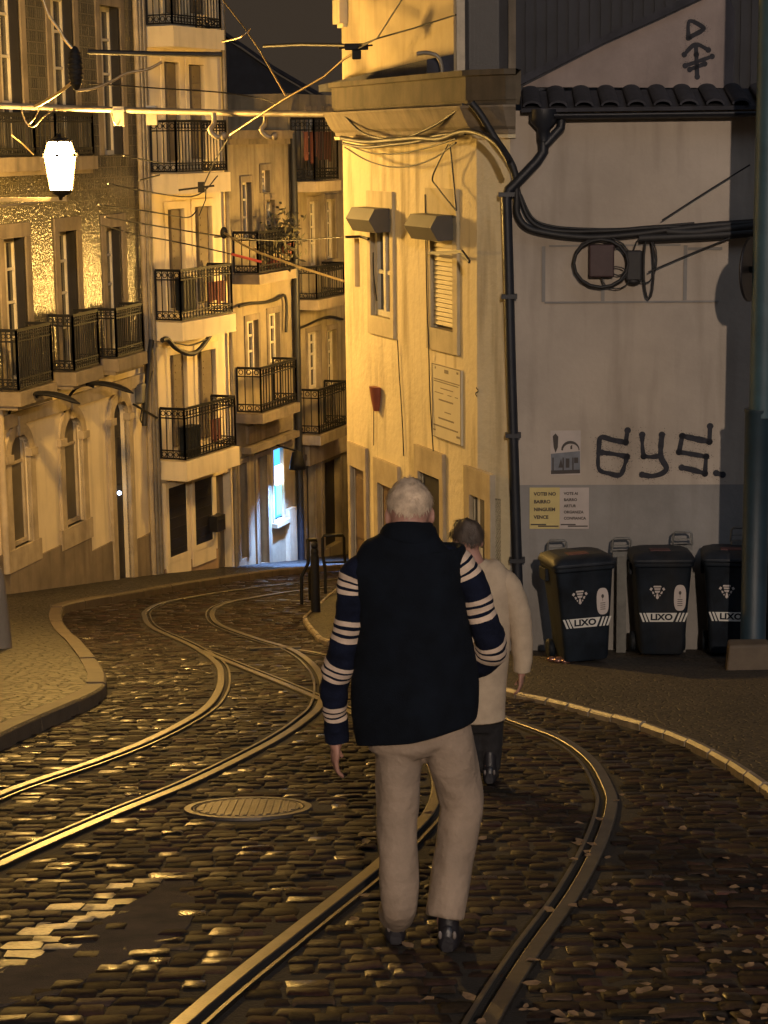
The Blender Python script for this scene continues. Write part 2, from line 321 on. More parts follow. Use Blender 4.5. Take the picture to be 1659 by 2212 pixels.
# manhole
mh = gp(536, 1746)
root = thing('manhole_cover', 'round cast iron manhole cover set in the cobbles', 'manhole', mh)
def tilt_pt(c, x, y, h): return V((c.x+x, c.y+y, g(c.x+x, c.y+y)+h))
def disc(b, c, r0, r1, h, n=48, mi=0):
    vs = [tilt_pt(c, r*math.cos(2*math.pi*k/n), r*math.sin(2*math.pi*k/n), h) for r in (r0, r1) for k in range(n)]
    b.add(vs, [(k, (k+1) % n, n+(k+1) % n, n+k) for k in range(n)], mi)
b = MB(); n = 48
for (r0, r1, h0, h1) in ((.0, .27, .006, .006), (.27, .275, .006, -.002), (.275, .285, -.002, .006), (.285, .29, .006, .006)):
    vs = [tilt_pt(mh, r*math.cos(2*math.pi*k/n), r*math.sin(2*math.pi*k/n), h) for r, h in ((r0, h0), (r1, h1)) for k in range(n)]
    b.add(vs, [(k, (k+1) % n, n+(k+1) % n, n+k) for k in range(n)])
for i in range(-6, 7):
    x = i*.04; yl = math.sqrt(max(0, .26**2-x*x))
    b.hexa([tilt_pt(mh, x-.012, -yl, .005), tilt_pt(mh, x+.012, -yl, .005), tilt_pt(mh, x+.012, yl, .005), tilt_pt(mh, x-.012, yl, .005),
            tilt_pt(mh, x-.009, -yl, .010), tilt_pt(mh, x+.009, -yl, .010), tilt_pt(mh, x+.009, yl, .010), tilt_pt(mh, x-.009, yl, .010)])
b.build('cover_plate', M['castiron'], root)
b = MB()
for (r0, r1, h0, h1) in ((.295, .3, .0, .008), (.3, .335, .008, .008), (.335, .34, .008, -.02)):
    vs = [tilt_pt(mh, r*math.cos(2*math.pi*k/n), r*math.sin(2*math.pi*k/n), h) for r, h in ((r0, h0), (r1, h1)) for k in range(n)]
    b.add(vs, [(k, (k+1) % n, n+(k+1) % n, n+k) for k in range(n)])
b.build('rim', M['castiron'], root)
# asphalt patch
AP = [(-90, 2130), (0, 2092), (75, 2068), (150, 2039), (222, 1984), (290, 1944), (330, 1925), (372, 1888), (415, 1884), (425, 1930), (415, 1994), (350, 2039), (225, 2094), (135, 2144), (0, 2174), (-90, 2200)]
ap = smooth_path(gpoly(AP), 4)
b = MB(); cx = sum((p for p in ap), V((0, 0, 0)))/len(ap); ring0 = []; ring1 = []
for i, p in enumerate(ap):
    d = (p-cx); q = cx+d*(1+.05*mnoise.noise(p*7)); ring0.append(lift(q.x, q.y, -.02)); q2 = cx+d*.97; ring1.append(lift(q2.x, q2.y, -.0005))
b.add(ring0+ring1, [(i, (i+1) % len(ap), len(ap)+(i+1) % len(ap), len(ap)+i) for i in range(len(ap))]); tri = tessellate_polygon([ring1]); b.add(ring1, [tuple(t) for t in tri])
o = b.build('asphalt_patch', M['asphalt']); tag(o, kind='structure')
# ground sheet
b = MB(); ys = [-60, -20, 0, 20, 46, 60, 200]; xs = [-120, 0, 120]
def gz(y): return -SLOPE*y if y < 46 else -SLOPE*46-(y-46)*.03
vs = [(x, y, gz(y)-.0075) for y in ys for x in xs]; b.add(vs, [(j*3+i, j*3+i+1, (j+1)*3+i+1, (j+1)*3+i) for j in range(len(ys)-1) for i in range(2)])
tag(b.build('ground', M['ground']), kind='structure')
# cobblestones: one stone at a time, all in the road's own mesh
def in_poly(px, py, poly):
    n = len(poly); r = np.zeros(len(px), bool); j = n-1
    for i in range(n):
        xi, yi, xj, yj = poly[i][0], poly[i][1], poly[j][0], poly[j][1]
        c = ((yi > py) != (yj > py)) & (px < (xj-xi)*(py-yi)/((yj-yi) if abs(yj-yi) > 1e-12 else 1e-12)+xi); r ^= c; j = i
    return r
def dist_line(px, py, line):
    d = np.full(len(px), 1e9); sd = np.zeros(len(px))
    for a, c in zip(line[:-1], line[1:]):
        vx, vy = c.x-a.x, c.y-a.y; l2 = vx*vx+vy*vy+1e-12; t = np.clip(((px-a.x)*vx+(py-a.y)*vy)/l2, 0, 1)
        d = np.minimum(d, np.hypot(px-a.x-t*vx, py-a.y-t*vy))
    return d
cx_, cy_, sx_, sy_ = [], [], [], []
y = 2.2
while y < 40:
    rl = RNG.uniform(.095, .13)*(1 if y < 24 else 1.5); x = -.24*y-1.6
    while x < .24*y+1.6:
        w = RNG.uniform(.085, .17)*(1 if y < 24 else 1.4)
        cx_.append(x+w/2); cy_.append(y+.05*math.sin(x*.9+y*.35)+.02*math.sin(x*3.1+y)+RNG.uniform(-.016, .016)); sx_.append(w*RNG.uniform(.88, .97)); sy_.append(rl*RNG.uniform(.86, .97)); x += w
    y += rl
cx_, cy_, sx_, sy_ = map(np.array, (cx_, cy_, sx_, sy_))
keep = ~in_poly(cx_, cy_, lpoly) & ~in_poly(cx_, cy_, rpoly)
for k, (p, s) in raillines.items(): keep &= dist_line(cx_, cy_, p) > .105
keep &= np.hypot(cx_-mh.x, cy_-mh.y) > .37
keep &= ~(in_poly(cx_, cy_, [cx+(p-cx)*.86 for p in ap]) & (RNG.random(len(cx_)) > .22))
WM = [[(245, 1911), (275, 1886), (362, 1878), (318, 1919)], [(-80, 2090), (30, 2024), (150, 1972), (240, 1932), (288, 1936), (215, 1981), (75, 2066), (-80, 2130)]]
cx_, cy_, sx_, sy_ = cx_[keep], cy_[keep], sx_[keep], sy_[keep]; N = len(cx_)
paint = np.zeros(N, bool)
for w in WM: paint |= in_poly(cx_+RNG.normal(0, .035, N), cy_+RNG.normal(0, .03, N), gpoly(w))
paint &= RNG.random(N) < .88
q = np.array([-.5, -.40, .40, .5]); U, Vv = np.meshgrid(q, q); U = U.ravel(); Vv = Vv.ravel()
edge = (np.abs(U) > .45).astype(int)+(np.abs(Vv) > .45); hz = np.where(edge == 2, -.009, np.where(edge == 1, -.0045, .0))
U = np.where(edge == 2, U*.93, U); Vv = np.where(edge == 2, Vv*.93, Vv)
sx_ = np.where(paint, sx_*1.08, sx_); sy_ = np.where(paint, sy_*1.07, sy_); hz = np.where(paint[:, None], hz[None]*.35, hz[None])
ang = RNG.normal(0, .07, N)*~paint; ca, sa = np.cos(ang)[:, None], np.sin(ang)[:, None]
lx = U[None]*sx_[:, None]*(1+.12*RNG.normal(0, 1, (N, 16))*(edge[None] > 0)*.5); ly = Vv[None]*sy_[:, None]*(1+.12*RNG.normal(0, 1, (N, 16))*(edge[None] > 0)*.5)
X = cx_[:, None]+lx*ca-ly*sa; Y = cy_[:, None]+lx*sa+ly*ca
tx = RNG.normal(0, .022, N)[:, None]; ty = RNG.normal(0, .024, N)[:, None]
tx = tx*~paint[:, None]; ty = ty*~paint[:, None]
Z = -SLOPE*Y+hz+(RNG.normal(0, .0035, N)*np.where(paint, .3, 1))[:, None]+tx*lx+ty*ly+RNG.normal(0, .0018, (N, 16))
vert = np.stack([X, Y, Z], -1).reshape(-1, 3)
fq = np.array([(j*4+i, j*4+i+1, (j+1)*4+i+1, (j+1)*4+i) for j in range(3) for i in range(3)])
faces = (np.arange(N)[:, None, None]*16+fq[None]).reshape(-1, 4)
me = bpy.data.meshes.new('road'); me.vertices.add(len(vert)); me.vertices.foreach_set('co', vert.ravel().astype(np.float32))
me.loops.add(faces.size); me.loops.foreach_set('vertex_index', faces.ravel().astype(np.int32)); me.polygons.add(len(faces))
me.polygons.foreach_set('loop_start', np.arange(0, faces.size, 4, dtype=np.int32)); me.polygons.foreach_set('loop_total', np.full(len(faces), 4, np.int32))
me.polygons.foreach_set('use_smooth', np.ones(len(faces), bool)); me.update(calc_edges=True)
at = me.color_attributes.new('stone', 'FLOAT_COLOR', 'POINT'); base = np.array([.0245, .0148, .0108])
tone = RNG.lognormal(0, .38, N)[:, None]; hue = RNG.normal(0, .09, (N, 3)); c = np.clip(base[None]*tone*(1+hue), .008, .16)
pc = np.array([.36, .29, .19])*RNG.uniform(.25, 1., (N, 1)); c = np.where(paint[:, None], pc, c)
pol = np.where(paint, .42, np.where(RNG.random(N) < .15, RNG.uniform(.28, .42, N), RNG.uniform(.6, .85, N)))
cc = np.repeat(np.concatenate([c, pol[:, None]], 1), 16, 0); at.data.foreach_set('color', cc.ravel().astype(np.float32))
m = bpy.data.materials.new('basalt_setts'); m.use_nodes = True; nt = m.node_tree; L = nt.links; bs = nt.nodes['Principled BSDF']
va = nn(nt, 'ShaderNodeVertexColor', layer_name='stone'); geo = nn(nt, 'ShaderNodeNewGeometry')
n1 = nn(nt, 'ShaderNodeTexNoise'); n1.inputs['Scale'].default_value = 45; n1.inputs['Detail'].default_value = 5; L.new(geo.outputs['Position'], n1.inputs['Vector'])
mr = nn(nt, 'ShaderNodeMapRange'); mr.inputs[1].default_value = .25; mr.inputs[2].default_value = .75; mr.inputs[3].default_value = .55; mr.inputs[4].default_value = 1.45; L.new(n1.outputs['Fac'], mr.inputs[0])
mx = nn(nt, 'ShaderNodeMixRGB'); mx.blend_type = 'MULTIPLY'; mx.inputs['Fac'].default_value = 1; L.new(va.outputs['Color'], mx.inputs[1]); L.new(mr.outputs[0], mx.inputs[2]); L.new(mx.outputs[0], bs.inputs['Base Color'])
m2 = nn(nt, 'ShaderNodeMapRange'); m2.inputs[3].default_value = -.1; m2.inputs[4].default_value = .1; bs.inputs['Specular IOR Level'].default_value = .145; L.new(n1.outputs['Fac'], m2.inputs[0]); am = nn(nt, 'ShaderNodeMath', operation='ADD'); L.new(m2.outputs[0], am.inputs[0]); L.new(va.outputs['Alpha'], am.inputs[1]); L.new(am.outputs[0], bs.inputs['Roughness'])
bp = nn(nt, 'ShaderNodeBump'); bp.inputs['Strength'].default_value = .45; bp.inputs['Distance'].default_value = .006; L.new(n1.outputs['Fac'], bp.inputs['Height']); L.new(bp.outputs['Normal'], bs.inputs['Normal'])
me.materials.append(m); road = bpy.data.objects.new('road', me); COL.objects.link(road); tag(road, kind='structure')
# fallen leaves
M['leaf'] = pmat('dry_leaf', (.2, .125, .065), .7, .45, 30, 0)
b = MB()
for i in range(150):
    for _ in range(20):
        px = RNG.uniform(760, 1700); py = RNG.uniform(1700, 2260); pr = .12+.9*max(0, (px-1000)/700)*max(.2, (py-1700)/500)
        if RNG.random() < pr: break
    p = gp(px, py); h = PR+.012 if in_poly(np.array([p.x]), np.array([p.y]), rpoly)[0] else .014
    a = RNG.uniform(0, 6.28); s = RNG.uniform(.008, .021); l = s*RNG.uniform(1.2, 1.9); ux = V((math.cos(a), math.sin(a), 0)); uy = V((-math.sin(a), math.cos(a), 0)); up = V((0, SLOPE, 1)).normalized()
    c = lift(p.x, p.y, h); k = RNG.uniform(.1, .6)*s; k2 = RNG.uniform(.1, .6)*s
    pts = [c-ux*l+up*k2*.6, c-ux*.4*l-uy*s+up*k, c+ux*.5*l-uy*s*.7+up*k*.6, c+ux*l+up*k2, c+ux*.4*l+uy*s*.8+up*k2, c-ux*.5*l+uy*s+up*k*.8, c]
    b.add(pts, [(6, j, (j+1) % 6) for j in range(6)], 0, True)
tag(b.build('fallen_leaves', M['leaf'], fix=False), 'dry pale leaves scattered over the cobbles', 'leaves', kind='stuff')
# ------------------------------------------------------------------ facades
class Fac:
    def __init__(s, O, d, flip=False):
        s.O = xy(O); s.d = xy(d).normalized(); s.n = V((s.d.y, -s.d.x))*(-1 if flip else 1)
    def uv(s, px, py, off=0.):
        r = ray(px, py); o = s.O+s.n*off; n3 = V((s.n.x, s.n.y, 0)); t = (V((o.x, o.y, 0))-CAM).dot(n3)/r.dot(n3); p = CAM+r*t
        return ((xy(p)-s.O).dot(s.d), p.z)
    def w(s, u, z, off=0.):
        p = s.O+s.d*u+s.n*off; return V((p.x, p.y, z))
    def rect(s, xl, xr, yt, yb, off=0.):
        ym = (yt+yb)/2; xm = (xl+xr)/2; a = s.uv(xl, ym, off)[0]; b = s.uv(xr, ym, off)[0]
        return [min(a, b), max(a, b), s.uv(xm, yb, off)[1], s.uv(xm, yt, off)[1]]
    def box(s, b, u0, u1, z0, z1, o0, o1, mi=0):
        b.hexa([s.w(u0, z0, o0), s.w(u1, z0, o0), s.w(u1, z0, o1), s.w(u0, z0, o1), s.w(u0, z1, o0), s.w(u1, z1, o0), s.w(u1, z1, o1), s.w(u0, z1, o1)], mi)
    def frame(s, b, u0, u1, z0, z1, t, o0, o1, mi=0, bottom=True):
        s.box(b, u0, u0+t, z0, z1, o0, o1, mi); s.box(b, u1-t, u1, z0, z1, o0, o1, mi); s.box(b, u0+t, u1-t, z1-t, z1, o0, o1, mi)
        if bottom: s.box(b, u0+t, u1-t, z0, z0+t, o0, o1, mi)
    def wall(s, b, u0, u1, z0, z1, holes, depth=.22, mi=0, zsplit=None, mi2=1, back=None, arches=()):
        us = sorted({u0, u1, *[h[0] for h in holes], *[h[1] for h in holes]}); zs = sorted({z0, z1, *[h[2] for h in holes], *[h[3] for h in holes], *([zsplit] if zsplit is not None else [])})
        us = [u for u in us if u0 <= u <= u1]; zs = [z for z in zs if z0 <= z <= z1]
        for i in range(len(us)-1):
            for j in range(len(zs)-1):
                uc, zc = (us[i]+us[i+1])/2, (zs[j]+zs[j+1])/2
                if any(h[0] < uc < h[1] and h[2] < zc < h[3] for h in holes): continue
                b.quad(s.w(us[i], zs[j]), s.w(us[i+1], zs[j]), s.w(us[i+1], zs[j+1]), s.w(us[i], zs[j+1]), mi2 if zsplit is not None and zc > zsplit else mi)
        for h in holes:
            m = mi2 if zsplit is not None and h[2] > zsplit-.3 else mi
            for (a, c) in (((h[0], h[2]), (h[0], h[3])), ((h[0], h[3]), (h[1], h[3])), ((h[1], h[3]), (h[1], h[2])), ((h[1], h[2]), (h[0], h[2]))):
                b.quad(s.w(*a), s.w(*c), s.w(*c, -depth), s.w(*a, -depth), m)
        for h in arches:                                       # round the top of a hole
            r = (h[1]-h[0])/2; uc = (h[0]+h[1])/2; zc = h[3]-r; K = 8
            for sg in (-1, 1):
                arc = [(uc+sg*r*math.cos(math.pi/2*k/K), zc+r*math.sin(math.pi/2*k/K)) for k in range(K+1)]; cor = (uc+sg*r, h[3])
                for k in range(K):
                    b.add([s.w(*cor), s.w(*arc[k]), s.w(*arc[k+1])], [(0, 1, 2)], mi); b.quad(s.w(*arc[k]), s.w(*arc[k+1]), s.w(*arc[k+1], -depth), s.w(*arc[k], -depth), mi)
        if back:                                               # rest of the house: ends, back, top
            for u in (u0, u1): b.quad(s.w(u, z0), s.w(u, z0, -back), s.w(u, z1, -back), s.w(u, z1), mi)
            b.quad(s.w(u0, z0, -back), s.w(u1, z0, -back), s.w(u1, z1, -back), s.w(u0, z1, -back), mi)
            b.quad(s.w(u0, z1), s.w(u1, z1), s.w(u1, z1, -back), s.w(u0, z1, -back), mi)
def window(fc, root, r, depth=.2, mat=None, pane=None, leaves=2, bars=(), name='window', surround=None, sm=None, sill=None, sides=(0, 1)):
    u0, u1, z0, z1 = r; b = MB(); t = min(.07, (u1-u0)*.1); mat = mat or M['white_frame']
    fc.frame(b, u0+.005, u1-.005, z0+.005, z1-.005, t, -depth+.01, -depth+.07)
    for k in range(1, leaves): c = u0+(u1-u0)*k/leaves; fc.box(b, c-t*.55, c+t*.55, z0+t, z1-t, -depth+.012, -depth+.075)
    for f in bars: z = z0+(z1-z0)*f; fc.box(b, u0+t, u1-t, z-.02, z+.02, -depth+.014, -depth+.06)
    w = b.build(name, mat, root)
    b = MB(); fc.box(b, u0+t*.5, u1-t*.5, z0+t*.5, z1-t*.5, -depth-.01, -depth+.03); b.build('pane', pane or M['glass'], w)
    if surround:
        b = MB(); s = surround; p = .025
        fc.box(b, u0-s, u0, z0, z1, -.05, p); fc.box(b, u1, u1+s, z0, z1, -.05, p); fc.box(b, u0-s, u1+s, z1, z1+s*1.3, -.05, p+.004)
        b.build('surround', sm or M['stone'], w)
    if sill:
        b = MB(); fc.box(b, u0-sill, u1+sill, z0-.08, z0, -.1, .07); b.build('sill', sm or M['stone'], w)
    return w
def balcony(fc, root, r, depth, slab_h, name='balcony', smat=None, bar=.105, ornate=True, rail_mat=None, under=0.):
    """r = (u0, u1, floor z, rail top z) of the front railing"""
    u0, u1, z0, z1 = r
    b = MB(); fc.box(b, u0-.05, u1+.05, z0-slab_h, z0, -.05, depth+.05)
    fc.box(b, u0-.02, u1+.02, z0-slab_h-.06, z0-slab_h, -.05, depth-.02) if under else None
    s = b.build(name, smat or M['stone'], root)
    b = MB(); r0 = .009
    def run(A, B):
        L = (B-A).length; n = max(2, int(L/bar)); h = z1-z0
        for k in range(n+1):
            p = A.lerp(B, k/n); b.bar(p+V((0, 0, .03)), p+V((0, 0, h)), .018 if k not in (0, n) else .034, .018 if k not in (0, n) else .034)
        for f, t in ((1, .045), (.82, .022), (.2, .022), (.05, .03)): b.bar(A+V((0, 0, h*f)), B+V((0, 0, h*f)), .03 if f == 1 else .02, t)
        if ornate:
            for f in (.91, .125):
                for k in range(n):
                    c = A.lerp(B, (k+.5)/n)+V((0, 0, h*f)); d = (B-A).normalized(); rr = min(.045, L/n*.42)
                    pts = [c+d*rr*math.cos(q*math.pi/3)+V((0, 0, rr*math.sin(q*math.pi/3))) for q in range(7)]
                    for q in range(6): b.bar(pts[q], pts[q+1], .012, .012)
    a = fc.w(u0, z0, 0.02); c = fc.w(u0, z0, depth); d = fc.w(u1, z0, depth); e = fc.w(u1, z0, 0.02)
    run(a, c); run(c, d); run(d, e)
    b.build('railing', rail_mat or M['iron'], s); return s
def clothes(fc, u0, u1, z0, z1, off, label, mat, n=4, group=None):
    b = MB(); w = (u1-u0)/n
    for k in range(n):
        a = u0+w*k+.01; c = a+w*RNG.uniform(.7, .95); zb = z0+RNG.uniform(0, .25)*(z1-z0); o = off+RNG.uniform(-.02, .02)
        fc.box(b, a, c, zb, z1, o, o+.015)
    b.bar(fc.w(u0-.1, z1, off+.01), fc.w(u1+.1, z1, off+.01), .01, .01)
    return tag(b.build('laundry', mat, fix=True), label, 'laundry', group)
CABG = 'cables strung along the facades'
def cable(pts, r, label, name='cable', group=CABG, n=6, mat=None, smooth=True):
    b = MB(); P = smooth_path(pts, 6) if smooth else pts; b.tube(P, r, n); return tag(b.build(name, mat or M['cable']), label, 'cable', group)
def fcable(fc, px, r, label, off=.06, **k): return cable([fc.w(*fc.uv(x, y, off), off) for x, y in px], r, label, **k)

# ---- anchors
a1 = gp(338, 1252); D1 = V((math.sin(R(15)), math.cos(R(15)))); P1 = Fac(a1, D1)
a2 = a1; D2 = V((math.sin(R(24)), math.cos(R(24)))); P2 = Fac(a2, D2)
u514 = P2.uv(514, 1200)[0]; a3 = P2.w(u514, 0); D3 = V((math.sin(R(20)), math.cos(R(20)))); P3 = Fac(a3, D3)
K2 = V((1.215, 18.85)); K1 = K2+V((-.30, .27)); DG = V((math.cos(R(3)), -math.sin(R(3)))); PG = Fac(K2, DG)
DY = V((-math.sin(R(19.8)), math.cos(R(19.8)))); PY = Fac(K1, DY, True); PC = Fac(K1, K2-K1)
if PC.n.dot(xy(CAM)-K1) < 0: PC.n = -PC.n
print('normals', P1.n, P2.n, PG.n, PY.n, 'a1', a1, 'a3', a3)

# ---- tiled house (left)
tiled = thing('tiled_house', 'tall house at the left edge with patterned tiles above cream ground floor arches', 'house', (a1.x, a1.y, a1.z))
M['tiles'] = tile_mat('azulejo_tiles', D1)
zt = P1.uv(170, -160)[1]; zsp = P1.uv(300, 792)[1]; ua = P1.uv(-420, 900)[0]-7; M['archglass'] = pmat('reflecting_brown_glass', (.10, .085, .055), .3, .2, 3, .1, 6); ub = P1.uv(316, 900)[0]  # arch panes: brownish reflection put into a lighter glass colour
W1 = [P1.rect(12, 60, 513, 828), P1.rect(131, 170, 498, 800), P1.rect(231, 266, 490, 768), P1.rect(-160, -100, 520, 850)]
W0 = [P1.rect(-2, 46, -60, 338), P1.rect(112, 162, -10, 335), P1.rect(218, 262, 14, 335), P1.rect(-160, -100, -60, 350)]
AR = [P1.rect(22, 64, 935, 1180), P1.rect(137, 177, 898, 1134), P1.rect(245, 277, 862, 1262)]
b = MB(); P1.wall(b, ua, ub, a1.z-.9, zt, W1+W0+AR, .24, 0, zsp, 1, back=6, arches=AR)
b.build('wall', [M['plaster'], M['tiles']], tiled)
for i, r in enumerate(W1+W0):
    w = window(P1, tiled, r, .22, leaves=2, bars=(.3, .55, .78), surround=.16, sm=M['stone_dark'], pane=M['glass'] if i < 4 else M['glass2']); b = MB(); P1.box(b, r[1]-.05, r[1]-.004, r[2]+.01, r[3]-.01, -.2, -.006); b.build('dark_reveal_panel', M['black_door'], w)  # added dark panel covers the lit reveal so it reads as unlit opening
def arch_trim(fc, root, r, t, o, name, mat, foot=True):
    u0, u1, z0, z1 = r; rr = (u1-u0)/2; uc = (u0+u1)/2; zc = z1-rr; b = MB(); K = 14
    pts = [(math.cos(math.pi*k/K), math.sin(math.pi*k/K)) for k in range(K+1)]
    for k in range(K):
        q = []
        for (c, s_), R_ in ((pts[k], rr), (pts[k], rr+t), (pts[k+1], rr+t), (pts[k+1], rr)): q.append((uc+c*R_, zc+s_*R_))
        b.hexa([fc.w(*p, -.03) for p in q]+[fc.w(*p, o) for p in q])
    fc.box(b, uc-.07, uc+.07, z1-.02, z1+t+.1, -.03, o+.04)
    for s_ in (-1, 1):
        a, c = sorted((uc+s_*rr, uc+s_*(rr+t))); fc.box(b, a, c, z0, zc, -.03, o); fc.box(b, a-.03, c+.03, zc-.05, zc+.06, -.03, o+.035)
    return b.build(name, mat, root)
for i, r in enumerate(AR[:2]):
    w = window(P1, tiled, r, .12, leaves=1, bars=(.74,), pane=M['archglass'], mat=M['stone'])
    arch_trim(P1, w, r, .17, .04, 'surround', M['stone'])
    b = MB(); P1.box(b, r[0]-.25, r[1]+.25, r[2]-.32, r[2], -.2, .05); b.build('sill', M['stone'], w)
r = AR[2]; b = MB(); P1.box(b, r[0], r[1], r[2], r[3], -.5, -.10); um = (r[0]+r[1])/2
for k in range(3): P1.box(b, r[0]+.06, um-.03, r[2]+.2+k*.8, r[2]+.85+k*.8, -.10, -.085); P1.box(b, um+.03, r[1]-.06, r[2]+.2+k*.8, r[2]+.85+k*.8, -.10, -.085)
dr = b.build('door', M['black_door'], tiled); arch_trim(P1, dr, r, .17, .06, 'surround', M['stone'])
b = MB(); b.ellipsoid(P1.w(um+.05, P1.uv(262, 1066)[1], -.05), (.035, .035, .035)); b.build('entry_light', M['spotglow'], dr)
b = MB(); zp = P1.uv(130, 1185)[1]
segs = [(ua, AR[0][0]-.2, P1.uv(0, 1200)[1]), (AR[0][0]-.2, AR[0][1]+.2, AR[0][2]-.33), (AR[0][1]+.2, AR[1][0]-.18, P1.uv(100, 1191)[1]), (AR[1][0]-.18, AR[1][1]+.19, AR[1][2]-.33),
        (AR[1][1]+.19, AR[2][0]-.19, P1.uv(210, 1184)[1]), (AR[2][1]+.19, ub, P1.uv(300, 1162)[1])]
for k, (c, d, z) in enumerate(segs): P1.box(b, c, d, a1.z-.9, z, -.02, .035+.004*(k % 2))
b.build('plinth', M['plinth'], tiled)
b = MB(); P1.box(b, ua, ub, zsp-.32, zsp-.12, -.02, .06); b.build('string_course', M['stone'], tiled)
BA = [((11, 118, 832, 1192), (5, 36)), ((127, 214, 775, 1082), 0), ((222, 308, 760, 1002), 0)]
def mid_bal(xl, xr, yt, yb, dep):        # front-face photo extents at depth dep
    return P1.rect(xl, xr, yt, yb, dep)
for (xl, xr, yt, yb) in ((37, 111, 706, 838), (158, 212, 676, 798), (250, 308, 662, 768), (-140, -60, 720, 870)):
    balcony(P1, tiled, mid_bal(xl, xr, yt, yb, .42), .42, .2, smat=M['stone_dark'], under=1, bar=.075)
for (xl, xr, yt, yb) in ((-20, 74, 246, 340), (120, 200, 246, 338)):
    balcony(P1, tiled, mid_bal(xl, xr, yt, yb, .42), .42, .2, smat=M['stone_dark'], under=1, bar=.075)
for i, xx in enumerate((318, 327)):
    q = P1.uv(xx, 800, .07); b = MB(); b.tube([P1.w(q[0], a1.z+.05, .07), P1.w(q[0], zt, .07)], .045, 8)
    b.build('downpipe', M['zinc'] if i else M['stone'], tiled)
b = MB(); q = P1.uv(9, 1100, .06); b.tube([P1.w(q[0], P1.uv(9, 1238)[1], .06), P1.w(q[0], P1.uv(9, 872)[1], .06)], .06, 8); b.build('downpipe', M['stone'], tiled)
q = P1.rect(302, 316, 828, 870, .1); b = MB(); P1.box(b, *q, .0, .14); o = b.build('meter_box', M['metalgrey']); bevel(o, .02); tag(o, 'grey meter box high on the tiled house wall by the drainpipes', 'meter box')
# gooseneck lamps over the two windows
def gooseneck(ax, ay, tip, label):
    p0 = P1.w(*P1.uv(ax, ay, .0), .0); q1 = P1.uv(ax, ay, 0)
    root = thing('gooseneck_lamp', label, 'wall lamp', p0, 'gooseneck lamps over the arched windows')
    u, z = q1; b = MB(); pts = [P1.w(u, z, 0), P1.w(u, z+.14, .06), P1.w(u, z+.3, .2), P1.w(u, z+.36, .38), P1.w(u, z+.33, .5)]; b.tube(smooth_path(pts, 5), .022, 8); P1.box(b, u-.06, u+.06, z-.1, z+.06, 0, .03); b.build('arm', M['iron'], root)
    b = MB(); rings = []
    for k in range(9):
        t = k/8; wd = .02+.13*math.sin(math.pi*min(1, t*1.05))**.7; c = V((u, z+.36+.05*math.sin(t*3)-.12*t*t, .3+.85*t)); ring = []
        for a in range(10):
            th = 2*math.pi*a/10; ring.append(P1.w(c.x+wd*math.cos(th), c.y+.035*math.sin(th)*(1 if t < .95 else .3), c.z))
        rings.append(ring)
    b.loft(rings); b.build('blade_shade', M['iron'], root)
gooseneck(16, 905, None, 'dark curved lamp with flat blade shade above the leftmost arched window'); gooseneck(140, 880, None, 'dark curved lamp with flat blade shade above the second arched window')

# ---- cream house
cream = thing('cream_house', 'narrow cream house with three stacked balconies and black door panels', 'house', (a2.x, a2.y, a2.z))
zt2 = P2.uv(420, -200)[1]; u0 = P2.uv(336, 900)[0]; u1 = u514
WC = [P2.rect(367, 404, 764, 968), P2.rect(426, 466, 756, 950), P2.rect(363, 399, 451, 668), P2.rect(421, 458, 445, 655), P2.rect(355, 388, 134, 350), P2.rect(408, 441, 140, 345), P2.rect(352, 385, -190, 30), P2.rect(404, 438, -190, 30)]
DC = P2.rect(469, 500, 1022, 1232)
b = MB(); P2.wall(b, u0, u1, a2.z-1.4, zt2, WC+[DC], .2, 0, back=6); b.build('wall', M['plaster'], cream)
for r in WC:
    w = window(P2, cream, r, .18, leaves=2, bars=(.3, .55, .8), surround=.1, sm=M['plaster'])
    b = MB(); um = r[0]+(r[1]-r[0])*.42; P2.box(b, um, r[1]-.01, r[2]+.02, r[3]-.02, -.11, -.05)
    for k in range(12): z = r[2]+.1+(r[3]-r[2]-.2)*k/12; P2.box(b, um+.05, r[1]-.05, z, z+.03, -.05, -.04)
    b.build('shutter', M['shutter'], w)
for (xl, xr, yt, yb, t) in ((383, 500, 578, 688, .32), (384, 508, 872, 984, .34), (372, 488, 262, 374, .34), (366, 474, -60, 60, .34)):
    rb = P2.rect(xl, xr, yt, yb, .5); balcony(P2, cream, (max(u0+.12, rb[0]), min(u1-.02, rb[1]), rb[2], rb[3]), .5, t, smat=M['plaster'])
for (xl, xr, yt, yb) in ((359, 398, 1048, 1198), (415, 453, 1034, 1172)):
    r = P2.rect(xl, xr, yt, yb); b = MB(); P2.frame(b, r[0]-.1, r[1]+.1, r[2]-.1, r[3]+.1, .1, 0, .07); P2.box(b, r[0]-.1, r[1]+.1, r[2]-.38, r[2]-.1, 0, .06); o = b.build('door_panel', M['plaster'], cream)
    b = MB(); P2.box(b, r[0], r[1], r[2], r[3], 0, .05)
    for k in range(6): P2.box(b, r[0]+.05, r[1]-.05, r[2]+.08+k*(r[3]-r[2]-.1)/6, r[2]+.12+k*(r[3]-r[2]-.1)/6, .05, .06)
    b.build('grille', M['black_door'], o)
b = MB(); P2.box(b, DC[0], DC[1], DC[2], DC[3], -.35, -.16); b.build('door', M['shutter'], cream)
M['pinkbase'] = pmat('pink_base', (.36, .25, .15), .9, .15, 2, .2, 30, streak=.4)
b = MB(); P2.box(b, u0+.1, DC[0]-.04, a2.z-1.4, P2.uv(400, 1212)[1], 0, .03); b.build('base_band', M['pinkbase'], cream)
for xx, yb in ((341, 1245), (506, 1222)):
    q = P2.uv(xx, 1000, .08); b = MB(); b.tube([P2.w(q[0], P2.uv(xx, yb)[1], .08), P2.w(q[0], zt2, .08)], .045, 8); b.build('downpipe', M['zinc'], cream)
